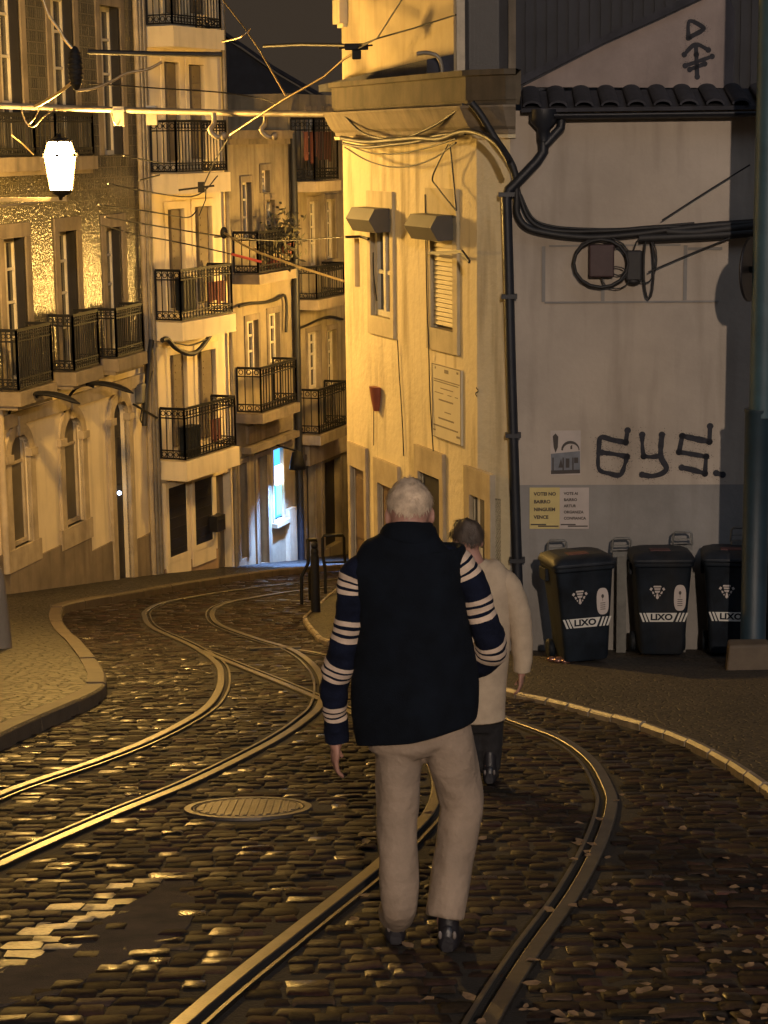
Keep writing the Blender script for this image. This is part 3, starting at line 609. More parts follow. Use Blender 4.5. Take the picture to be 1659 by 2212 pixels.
r = P2.rect(457, 475, 1112, 1146, .1); b = MB(); P2.box(b, *r, .03, .22); P2.box(b, r[0]+.05, r[1]-.05, r[3]-.1, r[3]-.06, .22, .23); o = b.build('mailbox', M['black_door']); bevel(o, .02); tag(o, 'black mailbox beside the grey brown door of the cream house', 'mailbox')
q = P2.rect(452, 486, 608, 660, .3); clothes(P2, q[0], q[1], q[2], q[3], .28, 'red laundry hanging behind the upper cream house balcony railing', M['redcloth'])
q = P2.rect(456, 478, 905, 955, .3); clothes(P2, q[0], q[1], q[2], q[3], .28, 'red laundry behind the lowest cream house balcony railing', M['redcloth'], 3)
q = P2.rect(398, 422, 605, 670, .3); b = MB(); P2.box(b, q[0], q[1], q[2], q[3], .12, .3); P2.box(b, q[0]-.02, q[1]+.02, q[3], q[3]+.04, .1, .32); tag(b.build('storage_box', M['binbody']), 'dark storage box on the upper cream house balcony', 'box')
q = P2.rect(407, 432, 925, 985, .3); b = MB(); P2.box(b, q[0], q[1], q[2], q[3], .12, .3); P2.box(b, q[0]-.02, q[1]+.02, q[3], q[3]+.04, .1, .32); tag(b.build('storage_box', M['binbody']), 'dark storage box on the lowest cream house balcony', 'box')
fcable(P2, [(350, 735), (362, 733), (380, 752), (405, 764), (425, 760), (445, 738), (462, 712), (480, 706), (507, 709)], .045, 'thick cable bundle swagged under the cream house balcony', .5)
fcable(P2, [(356, 735), (385, 742), (415, 745), (450, 730), (470, 712)], .014, 'thin cable hanging above the thick swagged bundle', .5)
fcable(P1, [(327, 735), (322, 775), (318, 830), (316, 870), (313, 900), (312, 920)], .05, 'thick tangled cables running down the joint of two houses', .14)
fcable(P1, [(330, 800), (318, 850), (308, 880), (303, 905), (312, 915), (318, 880)], .012, 'loose loop of thin cable beside the tangled bundle', .1)
b = MB(); b.bar(P1.w(*P1.uv(288, 873, .1), .1), P1.w(*P1.uv(340, 903, .3), .3), .03, .03); b.bar(P1.w(*P1.uv(310, 870, .1), .1), P1.w(*P1.uv(310, 915, .1), .1), .03, .03); tag(b.build('cable_bracket', M['iron']), 'slanted black iron cable bracket at the tiled house corner', 'bracket')

# ---- dark houses beyond
ud = P3.uv(633, 800)[0]; ue = P3.uv(760, 800)[0]
dA = thing('stained_house', 'narrow stained house with bushy balcony plants and blue lit doorway', 'house', (a3.x, a3.y, g(a3.x, a3.y)))
ztA = P3.uv(565, 300)[1]; zb3 = g(0, a3.y+8)-.3
HA = [P3.rect(532, 557, 692, 806), P3.rect(580, 603, 676, 784), P3.rect(523, 542, 394, 520), P3.rect(574, 592, 432, 505), P3.rect(564, 581, 368, 416)]
DA = [P3.rect(517, 533, 1000, 1208), P3.rect(556, 577, 985, 1222), P3.rect(588, 612, 968, 1120)]
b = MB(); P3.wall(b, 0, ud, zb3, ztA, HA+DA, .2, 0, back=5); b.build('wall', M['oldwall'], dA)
b = MB(); P3.box(b, -.05, ud+.05, ztA, ztA+.16, -.3, .12); P3.box(b, -.02, ud+.02, ztA-.1, ztA, -.1, .06); b.build('parapet', M['stone_dark'], dA)
for i, r in enumerate(HA): window(P3, dA, r, .15, leaves=2 if i < 4 else 1, bars=(.4, .7), surround=.09, sm=M['stone_dark'], pane=M['glass2'] if i == 0 else M['glass'])
for r in DA[:2]:
    b = MB(); P3.box(b, r[0], r[1], r[2], r[3], -.3, -.14); um = (r[0]+r[1])/2
    for k in range(3): P3.box(b, r[0]+.08, r[1]-.08, r[2]+.2+k*.6, r[2]+.7+k*.6, -.14, -.12)
    d = b.build('door', M['wood'], dA); b = MB(); P3.frame(b, r[0]-.1, r[1]+.1, r[2], r[3]+.1, .1, -.02, .03, bottom=False); b.build('surround', M['stone_dark'], d)
r = DA[2]; b = MB(); P3.box(b, r[0], r[1], r[2], r[3], -.24, -.05); dw = b.build('lit_window', M['blueglow'], dA)
um = r[0]+(r[1]-r[0])*.55; b = MB()
for k in range(4): P3.box(b, um+k*.09, um+.05+k*.09, r[2]+.05, r[3]-.35, -.05, -.035)
b.build('curtain', M['cyanglow'], dw)
b = MB(); q = P3.rect(588, 601, 1005, 1046, -.1); P3.box(b, q[0]+.02, q[1]+.12, q[2], q[3], -.05, -.02); b.build('light_sign', M['whiteglow'], dw)
b = MB(); q = P3.rect(588, 600, 978, 1000, .15); c_ = P3.w((q[0]+q[1])/2, q[3]-.1, .62); b.ellipsoid(c_, (.07, .07, .07)); b.build('bulb', M['bulbglow'], dw); b = MB(); b.loft([[c_+V((r_*math.cos(k*.524), r_*math.sin(k*.524), z)) for k in range(12)] for r_, z in ((.02, .16), (.1, .13), (.14, -.06), (.17, -.20), (.16, -.20), (.13, -.06), (.09, .115), (.01, .14))]); b.bar(c_+V((0, 0, .15)), P3.w((q[0]+q[1])/2, q[3]+.2, 0), .03, .03); b.build('bulb_shield', M['iron'], dw)  # cone round the bulb is added to keep its light off the facade
b = MB(); P3.frame(b, r[0]-.02, r[1]+.02, r[2]-.05, r[3]+.05, .05, -.1, .03); P3.box(b, r[0]-.06, r[1]+.06, r[2]-.14, r[2]-.05, -.05, .12); b.build('frame', M['stone'], dw)
b = MB(); P3.box(b, r[1]+.06, r[1]+.42, zb3, P3.uv(620, 1098)[1], -.05, .10); b.build('door_jamb', M['stone'], dA)
b = MB(); P3.box(b, .3, ud-.2, P3.uv(570, 950)[1]-.12, P3.uv(570, 950)[1], 0, .2); P3.box(b, .5, ud-.25, P3.uv(580, 942)[1], P3.uv(580, 905)[1], 0, .06); b.build('shop_fascia', M['stone_dark'], dA)
for (xl, xr, yt, yb) in ((530, 640, 790, 888), (522, 632, 500, 590)):
    q = P3.rect(xl, xr, yt, yb, .5); balcony(P3, dA, (max(.12, q[0]), min(ud-.1, q[1]), q[2], q[3]), .5, .18, smat=M['stone_dark'], bar=.13)
b = MB(); b.tube([P3.w(ud, zb3+.3, .1), P3.w(ud, ztA+.1, .1)], .07, 8); b.build('downpipe', M['darkpipe'], dA)
for (px, py, w_, h_, n_, lab) in ((590, 530, .55, .5, 240, 'large dark bushy plant on the stained house upper balcony'), (618, 500, .3, .45, 120, 'smaller dark potted plant at the balcony end by the black downpipe')):
    c = P3.w(*P3.uv(px, py, .3), .3); root = thing('potted_plant', lab, 'plant', c, 'plants on the stained house balcony'); b = MB()
    for k in range(n_):
        p = c+V((RNG.normal(0, w_*.45), RNG.normal(0, .14), RNG.normal(0, h_*.5))); a = RNG.normal(0, 1, 3); a = V(a).normalized()*RNG.uniform(.05, .11); q = a.orthogonal().normalized()*.03
        b.add([p-a, p+q, p+a, p-q], [(0, 1, 2, 3)])
    b.build('foliage', M['plant'], root, fix=False); b = MB(); b.loft([[c+V((r_*math.cos(t*.785), r_*math.sin(t*.785)*.6, z)) for t in range(8)] for r_, z in ((.1, -h_*.95), (.15, -h_*.5), (.16, -h_*.48), (.12, -h_*.48))]); b.build('pot', M['terracotta'], root)
fcable(P3, [(516, 662), (540, 655), (575, 653), (600, 645), (614, 638), (619, 660), (618, 718)], .03, 'dark cable looping over the stained house first floor windows', .1)
# far house
dB = thing('railed_house', 'dark far house with rail balconies next to the corner house edge', 'house', tuple(P3.w(ud, zb3)))
ztB = P3.uv(690, 205)[1]
HB = [P3.rect(664, 690, 716, 842), P3.rect(706, 726, 712, 834), P3.rect(668, 688, 435, 575), P3.rect(704, 724, 430, 560), P3.rect(662, 682, 240, 380), P3.rect(700, 720, 240, 380)]
DB = [P3.rect(660, 680, 990, 1215), P3.rect(699, 736, 992, 1180)]
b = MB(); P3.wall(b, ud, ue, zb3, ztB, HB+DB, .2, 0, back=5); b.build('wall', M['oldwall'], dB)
for i, r in enumerate(HB): window(P3, dB, r, .15, leaves=2, bars=(.35, .6, .8), surround=.08, sm=M['stone_dark'], pane=M['glass2'] if i == 1 else M['glass'])  # second pane paler: its lit reflection is put into the glass colour
for r in DB:
    b = MB(); P3.box(b, r[0], r[1], r[2], r[3], -.3, -.14); P3.box(b, (r[0]+r[1])/2, (r[0]+r[1])/2+.04, r[2]+1.35, r[2]+1.8, -.14, -.12); d = b.build('door', M['black_door'], dB)
    b = MB(); P3.frame(b, r[0]-.12, r[1]+.12, r[2], r[3]+.12, .12, -.02, .035, bottom=False); b.build('surround', M['stone_dark'], d)
q = P3.rect(655, 745, 955, 990); b = MB(); P3.box(b, q[0]+.1, q[1], q[2], q[3]+.2, 0, .1); P3.box(b, q[0]+.5, q[1]-.4, q[3]-.1, q[3], .1, .11); b.build('shop_fascia', M['stone'], dB)
for (xl, xr, yt, yb, dn) in ((660, 748, 838, 935, .12), (658, 742, 575, 645, .12), (650, 729, 256, 392, .08)):
    q = P3.rect(xl, xr, yt, yb, .5); balcony(P3, dB, (max(ud+.1, q[0]), min(ue-.02, q[1]), q[2], q[3]), .5, .2, smat=M['stone'] if yb == 392 else M['stone_dark'], bar=dn)
q = P3.rect(660, 722, 285, 355, .4); clothes(P3, q[0], q[1], q[2], q[3], .36, 'dull red laundry behind the topmost rail balcony of the far house', M['redcloth'], 6)
fcable(P3, [(640, 710), (660, 704), (690, 690), (715, 684), (740, 690)], .025, 'dark cable running across the far house under its middle balcony', .1)
# far rooftop against the sky
far = thing('far_house', 'dark gabled rooftop seen against the night sky between the houses', 'house', tuple(aty(600, 300, 70)))
b = MB(); pts = [aty(x, y, 70) for x, y in ((440, 60), (488, 84), (540, 120), (580, 150), (640, 185), (700, 220), (800, 262), (800, 420), (440, 420))]; b.prism(pts, (0, 8, 0)); b.build('wall', M['clad'], far)
b = MB(); P_ = [aty(x, y, 69.9) for x, y in ((438, 54), (488, 78), (540, 114), (580, 144), (640, 179), (700, 214), (800, 256))]
for a, c in zip(P_[:-1], P_[1:]): b.hexa([a, c, c+V((0, 8.2, 0)), a+V((0, 8.2, 0)), a+V((0, 0, .14)), c+V((0, 0, .14)), c+V((0, 8.2, .14)), a+V((0, 8.2, .14))])
b.build('roof', M['roof'], far)

# ---- corner house (yellow front, grey gable)
corner = thing('corner_house', 'low corner house with lit yellow front and beige side wall', 'house', (K2.x, K2.y, g(*K2)))
zb = g(0, 24)-.4; uf = PY.uv(746, 700)[0]; zc = PY.uv(900, 262)[1]; gr = 7.5
W_ = [PY.rect(805, 847, 470, 685), PY.rect(935, 983, 480, 712)]
D_ = [PY.rect(764, 793, 1012, 1330), PY.rect(823, 858, 1050, 1360), PY.rect(910, 956, 1026, 1385), PY.rect(1021, 1054, 1074, 1410)]
NI = PY.rect(766, 777, 515, 620)
for d in D_: d[2] = g(0, PY.w((d[0]+d[1])/2, 0).y)+PR+.02
b = MB(); PY.wall(b, 0, uf, zb, zc, W_+D_+[NI], .2, 0); zd = PG.uv(1350, 1047)[1]
b.quad(PC.w(0, zb), PC.w((K2-K1).length, zb), PC.w((K2-K1).length, zc), PC.w(0, zc))
PY.box(b, NI[0], NI[1], NI[2], NI[3], -.25, -.18)
b.quad(PY.w(uf, zb), PY.w(uf, zb, -4), PY.w(uf, zc, -4), PY.w(uf, zc)); bk = [PY.w(uf, zb, -4), PG.w(gr, zb, -6), PG.w(gr, zc, -6), PY.w(uf, zc, -4)]; b.quad(*bk); b.quad(PG.w(gr, zb), PG.w(gr, zb, -6), PG.w(gr, zc, -6), PG.w(gr, zc))
b.add([PY.w(uf, zc-.02), PY.w(0, zc-.02), PG.w(0, zc-.02), PG.w(gr, zc-.02), PG.w(gr, zc-.02, -6), PY.w(uf, zc-.02, -4)], [(0, 1, 2, 3, 4, 5)])
b.build('front_wall', M['yellow'], corner)
zg = PG.uv(1350, 236)[1]
b = MB(); b.quad(PG.w(0, zd), PG.w(gr, zd), PG.w(gr, zg), PG.w(0, zg)); b.quad(PG.w(0, zb), PG.w(gr, zb), PG.w(gr, zd), PG.w(0, zd), 1)
b.build('side_wall', [M['greywall'], M['dado']], corner)
# bricked-up opening outline on the side wall
b = MB()
for (x0, y0, x1, y1) in ((1174, 532, 1174, 652), (1302, 600, 1302, 652), (1480, 530, 1480, 648)):
    PG.box(b, *PG.rect(x0-4, x0+4, y0, y1), -.01, .012)
PG.box(b, *PG.rect(1176, 1552, 650, 654), -.01, .014); PG.box(b, *PG.rect(1186, 1470, 528, 532), -.01, .008); PG.box(b, *PG.rect(1486, 1560, 534, 540), -.01, .014)
b.build('blocked_opening', M['dado'], corner)
# windows and doors of the yellow front
def plate(r, s, st, sb, o, name, mat, root):
    b = MB(); u0, u1, z0, z1 = r; PY.box(b, u0-s, u0, z0, z1, -.02, o); PY.box(b, u1, u1+s, z0, z1, -.02, o); PY.box(b, u0-s, u1+s, z1, z1+st, -.02, o+.003)
    if sb: PY.box(b, u0-s, u1+s, z0-sb, z0, -.02, o+.003)
    return b.build(name, mat, root)
M['ysurround'] = pmat('window_stone', (.5, .43, .28), .9, .12, 4, .25, 40, streak=.6, stain=(.25, .2, .12))
w = window(PY, corner, W_[0], .1, leaves=2, bars=(.45,), pane=M['glass2']); plate(W_[0], .1, .28, .2, .03, 'surround', M['ysurround'], w)
w = window(PY, corner, W_[1], .16, leaves=1, pane=M['glass2'], mat=M['shutter']); plate(W_[1], .12, .33, .22, .03, 'surround', M['ysurround'], w)
b = MB(); u0, u1, z0, z1 = W_[1]; n = 22
PY.box(b, u0+.04, u1-.04, z0+.03, z1, -.05, -.035)
for k in range(n):
    z = z0+.04+(z1-z0-.06)*k/n; h = (z1-z0-.06)/n*.78
    b.hexa([PY.w(u0+.02, z, -.035), PY.w(u1-.02, z, -.035), PY.w(u1-.02, z, -.0), PY.w(u0+.02, z, -.0), PY.w(u0+.02, z+h, -.035), PY.w(u1-.02, z+h, -.035), PY.w(u1-.02, z+h, -.015), PY.w(u0+.02, z+h, -.015)])
b.build('slatted_blind', M['cream_shutter'], w)
M['ac_box'] = pmat('grey_blind_box', (.085, .077, .065), .6, .1, 4, .1, 40)
for (r, yc, hh) in ((W_[0], 474, 52), (W_[1], 490, 55)):
    xc = proj(PY.w((r[0]+r[1])/2, r[3]))[0]; zc_ = PY.uv(xc, yc)[1]; h = (PY.uv(xc, yc-hh/2)[1]-PY.uv(xc, yc+hh/2)[1])/2; b = MB(); ring = []
    prof = [(.0, h), (.2, h*.97), (.27, h*.05), (.19, -h), (.0, -h*.9)]
    for u in (r[0]-.03, r[1]+.1): ring.append([PY.w(u, zc_+z, o) for o, z in prof])
    b.loft(ring); o = b.build('window_hood', M['ac_box'], corner)
    for p in o.data.polygons: p.use_smooth = False
for i, r in enumerate(D_):
    b = MB(); PY.box(b, r[0], r[1], r[2], r[3], -.4, -.03); um = (r[0]+r[1])/2
    for k in range(2): PY.box(b, r[0]+.07, r[1]-.07, r[2]+.15+k*.85, r[2]+.85+k*.85, -.03, -.015)
    d = b.build('door', M['wood'] if i in (0, 1) else (M['black_door'] if i == 2 else M['glass2']), corner)
    plate(r, (.08, .13, .1, .14)[i], .27, 0, .035, 'surround', M['stone'], d)
    b = MB(); b.tube([PY.w(r[0]+.1, r[2]+1.0, -.17), PY.w(r[0]+.1, r[2]+1.0, -.11)], .02, 8); b.ellipsoid(PY.w(r[0]+.1, r[2]+1.0, -.1), (.025, .025, .025), 8, 6); b.build('handle', M['metalgrey'], d)
# cornice, parapet
def sweep(prof, ext=.0, c1=True):
    pts = [PY.w(uf+ext, 0), PY.w(0, 0), PG.w(.0, 0), PG.w(.05, 0)]; nrm = [PY.n, (PY.n+PC.n).normalized()/max(.5, (PY.n+PC.n).normalized().dot(PY.n)), (PC.n+PG.n).normalized()/max(.5, (PC.n+PG.n).normalized().dot(PG.n)), PG.n]
    b = MB(); b_r = []
    for p, n in zip(pts, nrm): b_r.append([V((p.x+n.x*o, p.y+n.y*o, z)) for o, z in prof])
    b.loft(b_r); 
    for i in range(len(b.sm)): b.sm[i] = False
    return b
zA = PY.uv(880, 288)[1]; zB = PY.uv(880, 240)[1]; zC = PY.uv(880, 226)[1]; zD = PY.uv(880, 166)[1]
sweep([(-.1, zA-.02), (.04, zA-.02), (.05, zA+.02), (.09, zA+.05), (.13, zA+(zB-zA)*.5), (.17, zB-.03), (.19, zB), (.19, zB+.02), (-.1, zB+.02)], .12).build('cornice', M['stone_dark'], corner)
sweep([(-.1, zA-.06), (.05, zA-.06), (.06, zA-.025), (-.1, zA-.025)], .12).build('cornice_lit_edge', M['yellow'], corner)  # brighter strip: light on the cornice's lower edge put into the colour
sweep([(-.3, zB+.025), (.1, zB+.025), (.1, zC), (.12, zC), (.12, zD-.06), (.16, zD-.05), (.16, zD), (-.3, zD)]).build('parapet', M['grime'], corner)
# upper storey set back
PU = Fac(PY.w(0, 0, -.55), DY, True); uA = PU.uv(980, 80)[0]; uB = PU.uv(738, 80)[0]; zu = PU.uv(860, -220)[1]
PUR = Fac(PU.w(uA, 0), DG)
b = MB(); 
for (fc_, a_, c_) in ((PU, uA, uB),): b.hexa([fc_.w(a_, zc-.3), fc_.w(c_, zc-.3), fc_.w(c_, zc-.3, -3.5), fc_.w(a_, zc-.3, -3.5), fc_.w(a_, zu), fc_.w(c_, zu), fc_.w(c_, zu, -3.5), fc_.w(a_, zu, -3.5)])
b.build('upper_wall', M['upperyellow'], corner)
q = PU.uv(742, 12); b = MB(); PU.box(b, q[0]-.14, q[0]+.12, PU.uv(742, 52)[1], PU.uv(742, 0)[1], -.2, .1); PU.box(b, q[0]-.12, q[0]+.1, PU.uv(742, 60)[1], PU.uv(742, 52)[1], -.2, .05); b.build('corner_bracket', M['yellow'], corner)
b = MB(); zl = PU.uv(978, 165)[1]; zh = PU.uv(978, 118)[1]; zl2 = PU.uv(742, 180)[1]; b.hexa([PU.w(uA, zl, 0), PU.w(uB, zl2-.1, 0), PU.w(uB, zl2-.1, .3), PU.w(uA, zl, .3), PU.w(uA, zh, 0.0), PU.w(uB, zl2, 0.0), PU.w(uB, zl2-.02, .3), PU.w(uA, zh-.05, .3)]); b.build('lean_roof', M['roof'], corner)
b = MB(); p0 = PU.w(*PU.uv(954, 168, .2), .2); z1_ = PU.uv(954, 122, .2)[1]; b.tube(smooth_path([p0, V((p0.x, p0.y, z1_-.1)), V((p0.x-.04, p0.y, z1_)), V((p0.x-.15, p0.y+.02, z1_+.04)), V((p0.x-.25, p0.y+.04, z1_+.03))], 4), .022, 8); b.build('vent_pipe', M['zinc'], corner)
# dark clad upper house behind the side wall
PB_ = Fac(PUR.w(0.02, 0, 0), DG); upper = thing('clad_house', 'dark corrugated upper house behind the tiled eave at top right', 'house', tuple(PB_.w(0, zc)))
qx = PB_.uv(1660, 60)[0]+1.2; b = MB(); ztop = PB_.uv(1300, -220)[1]
b.hexa([PB_.w(0.02, zc-.2, -.02), PB_.w(qx, zc-.2, -.02), PB_.w(qx, zc-.2, -3), PB_.w(0.02, zc-.2, -3), PB_.w(0.02, ztop, -.02), PB_.w(qx, ztop, -.02), PB_.w(qx, ztop, -3), PB_.w(0.02, ztop, -3)])
x = PB_.uv(1112, 60)[0]
while x < qx: PB_.box(b, x, x+.05, zc-.1, ztop, -.02, .012); x += .11
b.build('wall', M['clad'], upper)
for (xl, xr, mt) in ((986, 1004, 'zinc'), (1098, 1114, 'stone_dark')):
    q = PB_.rect(xl, xr, -200, 160); b = MB(); PB_.box(b, q[0], q[1], q[2], q[3], 0, .09); b.build('pilaster', M[mt], upper)
q = PB_.rect(1012, 1078, -200, 150); b = MB(); PB_.box(b, *q, -.01, .03); n = 8
for k in range(n): PB_.box(b, q[0]+(q[1]-q[0])*k/n, q[0]+(q[1]-q[0])*(k+.5)/n, q[2]+.05, q[3], .03, .045)
b.build('shutter', M['black_door'], upper)
# tiled eave + gutter over the side wall
b = MB(); PG.box(b, .18, gr, zg-.06, zg, -.02, .07); b.build('eave_board', M['stone'], corner)
b = MB(); pitch = (PG.uv(1150, 200)[0], 0); x = .2; zt_ = PG.uv(1350, 232)[1]; rise = .17; dep = .75
sp = (PG.uv(1416, 236)[0]-PG.uv(1360, 236)[0])
while x < gr:
    rings = []
    for t in (0, .25, .5, .75, 1.0):
        o = .2-dep*t; z = zt_+rise*t+.015*(1-t); ring = []
        for k in range(9): a = math.pi*k/8; ring.append(PG.w(x+sp*.36*math.cos(a), z+sp*.22*math.sin(a), o))
        for k in range(9): a = math.pi*(8-k)/8; ring.append(PG.w(x+sp*.29*math.cos(a), z+sp*.15*math.sin(a)-.004, o))
        rings.append(ring)
    b.loft(rings)
    x += sp
PG.box(b, .1, gr, zt_-.035, zt_-.01, -.3, .17)
b.hexa([PG.w(.1, zt_-.01, .17), PG.w(gr, zt_-.01, .17), PG.w(gr, zt_+rise-.03, -.55), PG.w(.1, zt_+rise-.03, -.55), PG.w(.1, zt_, .17), PG.w(gr, zt_, .17), PG.w(gr, zt_+rise, -.55), PG.w(.1, zt_+rise, -.55)])
b.build('tile_roof', M['roof'], corner)
b = MB(); zq = PG.uv(1400, 244)[1]; ring = []
for u in (PG.uv(1196, 243)[0], gr):
    ring.append([PG.w(u, zq+.05*math.sin(a), .17+.055*math.cos(a)) for a in [math.pi+math.pi*k/8 for k in range(9)]]+[PG.w(u, zq+.045*math.sin(a), .17+.045*math.cos(a)) for a in [2*math.pi-math.pi*k/8 for k in range(9)]])
b.loft(ring); b.build('gutter', M['darkpipe'], corner)
# white sloping parapet wall with graffiti above the roof
PW = Fac(PG.w(0, 0, -.62), DG); b = MB(); pts = [PW.w(*PW.uv(x, y)) for x, y in ((1128, 188), (1300, 100), (1420, 46), (1530, -6), (1574, -6), (1588, 24), (1584, 190))]; b.prism(pts, PW.w(0, 0, -.18)-PW.w(0, 0))
M['pinkwall'] = pmat('pinkish_render', (.27, .22, .2), .92, .2, 2, .3, 30, streak=.6, stain=(.12, .1, .1))
o = b.build('sloping_parapet', M['pinkwall'], corner)
b = MB(); cp = [PW.w(*PW.uv(x, y)) for x, y in ((1120, 184), (1300, 94), (1420, 40), (1532, -12))]
for a, c in zip(cp[:-1], cp[1:]): b.bar(a+V((0, .05, .03)), c+V((0, .05, .03)), .3, .07)
b.build('coping', M['roof'], corner)
def strokes(fc, lines, r, off, label, cat='graffiti', name='graffiti'):
    b = MB()
    for ln in lines:
        P = [fc.w(*fc.uv(x, y), off) for x, y in ln]
        if len(P) > 2: P = smooth_path(P, 7)
        rr = []
        vs = []; n3 = V((fc.n.x, fc.n.y, 0)); N = len(P)
        for i, p in enumerate(P):
            t = (P[min(i+1, N-1)]-P[max(i-1, 0)]).normalized(); s_ = t.cross(n3); ww = r*(.9+.35*mnoise.noise(p*5)+.25*mnoise.noise(p*17))
            vs += [p-s_*ww, p+s_*ww]
        b.add(vs, [(2*i, 2*i+1, 2*i+3, 2*i+2) for i in range(N-1)])
        if cat == 'graffiti':
            for i in range(len(P)*14):
                p = P[RNG.integers(len(P))]+V((fc.d.x, fc.d.y, 0))*RNG.normal(0, r*1.15)+V((0, 0, RNG.normal(0, r*1.15))); h_ = r*RNG.uniform(.05, .16); dx = V((fc.d.x, fc.d.y, 0))*h_; b.add([p-dx, p-V((0, 0, h_)), p+dx, p+V((0, 0, h_))], [(0, 1, 2, 3)])
        for p in (P[0], P[-1]):
            b.add([p+(V((fc.d.x, fc.d.y, 0))*math.cos(k*.628)+V((0, 0, 1))*math.sin(k*.628))*r*1.25+n3*.0005 for k in range(10)], [tuple(range(10))])
    return tag(b.build(name, M['spray'], fix=False), label, cat)
strokes(PW, [[(1487, 82), (1489, 46), (1517, 58), (1516, 66), (1490, 80)], [(1478, 118), (1502, 96), (1530, 108)], [(1503, 98), (1504, 118)], [(1480, 142), (1504, 134), (1538, 122)], [(1504, 118), (1506, 166)], [(1490, 150), (1522, 138)]], .022, .004, 'black sprayed triangle and arrow tag on the sloping parapet above the roof')
def c8(l): return [(1080+x/2.865, 864+y/2.865) for x, y in l]
strokes(PG, [c8([(790, 188), (778, 262)]), c8([(778, 262), (700, 248), (625, 232), (612, 300), (612, 425), (680, 455), (745, 462), (775, 390), (785, 352)]), c8([(785, 350), (710, 335), (630, 325)]),
             c8([(880, 215), (882, 300), (890, 348)]), c8([(890, 348), (940, 352), (992, 345)]), c8([(1002, 215), (995, 345), (1030, 420), (1000, 455), (940, 470), (880, 462)]),
             c8([(1300, 162), (1296, 258)]), c8([(1296, 258), (1210, 240), (1128, 222)]), c8([(1128, 222), (1108, 322)]), c8([(1108, 322), (1190, 335), (1276, 350)]), c8([(1276, 350), (1268, 455)]), c8([(1268, 455), (1190, 432), (1125, 418)]), c8([(1338, 452), (1378, 462)])], .026, .004, 'large black sprayed letters on the beige side wall above the bins')
# neighbour beyond the corner house, out of direct view, carries the far lantern
e0 = PY.w(uf, 0); PN = Fac(V((e0.x+.25, e0.y+.12)), V((math.sin(R(9)), math.cos(R(9)))), True)
row = thing('row_house', 'plain house joined behind the yellow corner house', 'house', (e0.x, e0.y+1, g(0, e0.y)))
b = MB(); b.hexa([PN.w(0, zb), PN.w(19, zb-3), PN.w(19, zb-3, -4), PN.w(0, zb, -4), PN.w(0, 1.0), PN.w(19, 1.0), PN.w(19, 1.0, -4), PN.w(0, 1.0, -4)]); b.build('wall', M['oldwall'], row)
# ------------------------------------------------------------------ lanterns
def lantern(name, c, s, mat, label, group=None, arm=None, hang=False):
    """c = centre of the glass, s = glass height"""
    root = thing(name, label, 'lantern', c, group); c = V(c)
    def ring(r, z, n=6): return [c+V((r*s*math.cos(math.pi/6+2*math.pi*k/n), r*s*math.sin(math.pi/6+2*math.pi*k/n), z*s)) for k in range(n)]
    b = MB(); b.loft([ring(.22, -.5), ring(.325, .18), ring(.325, .21), ring(.235, .47)]); g_ = b.build('glass', mat, root)
    for p in g_.data.polygons: p.use_smooth = False
    b = MB()
    for k in range(6):
        a0 = [ring(r*1.03, z)[k] for r, z in ((.225, -.51), (.33, .195), (.24, .48))]; b.bar(a0[0], a0[1], .014, .014); b.bar(a0[1], a0[2], .014, .014)
    for r, z in ((.335, .195), (.245, .475), (.228, -.51)):
        q = ring(r, z)
        for k in range(6): b.bar(q[k], q[(k+1) % 6], .022, .022)
    q = ring(.36, .2)
    for k in range(6): b.ellipsoid(q[k], (.025, .025, .025), 8, 6)
    b.build('frame', M['iron'], root)
    b = MB(); b.loft([ring(.26, .475, 12), ring(.27, .5, 12), ring(.16, .54, 12), ring(.05, .58, 12), ring(.04, .62, 12), ring(.005, .65, 12)]); b.build('cap', M['iron'], root)
    b = MB(); b.loft([ring(.225, -.52, 12), ring(.2, -.56, 12), ring(.07, -.62, 12), ring(.05, -.7, 12)]); b.build('base', M['iron'], root)
    if arm:
        w_ = V(arm); e = c+V((0, 0, -.68*s)); b = MB(); a = V((w_.x, w_.y, e.z)); b.bar(a, e+(e-a).normalized()*.08, .045, .05)
        d = (e-a); L_ = d.length; d.normalize(); low = a+V((0, 0, -.75*s)); pts = [low, low+d*.15*L_+V((0, 0, .2*s)), a+d*.55*L_+V((0, 0, -.22*s)), a+d*.9*L_+V((0, 0, -.05*s))]; b.tube(smooth_path(pts, 6), .014, 6)
        for cc, rr in ((a+d*.28*L_+V((0, 0, -.2*s)), .13*s), (a+d*.6*L_+V((0, 0, -.13*s)), .08*s)):
            sp = [cc+d*(rr*(1-k/22)*math.cos(k*.5))+V((0, 0, rr*(1-k/22)*math.sin(k*.5))) for k in range(20)]; b.tube(sp, .011, 6)
        b.bar(low+V((0, 0, -.1)), a+V((0, 0, .15)), .06, .05); b.build('bracket', M['zinc'], root)
    return root
L1 = aty(130, 357, 24.6)
wa = P1.O+P1.d*((xy(L1)-P1.O).dot(P1.d)); dist = (xy(L1)-P1.O).dot(P1.n); print('lantern from wall', dist)
lantern('street_lantern', L1, .60, M['lamp'], 'glowing six sided street lantern on an iron bracket at the left', arm=(wa.x, wa.y, 0))
L0 = P1.w((20.6-P1.O.y)/P1.d.y, 1.0, 1.3); l0 = P1.w((20.6-P1.O.y)/P1.d.y, 0, 0)
lantern('street_lantern', L0, .66, M['lamp0'], 'lit street lantern on the tiled house wall nearer the photographer', arm=(l0.x, l0.y, 0))
LF = PN.w(14.2, -1.0, 1.6); lf = PN.w(14.2, 0, 0)
lantern('street_lantern', LF, .66, M['lamp2'], 'lit street lantern on the plain house wall behind the corner house', arm=(lf.x, lf.y, 0))
LB = V((1.5, -20, 9.2)); lantern('street_lantern', LB, .66, M['lamp3'], 'lit street lantern on a post behind the photographer')
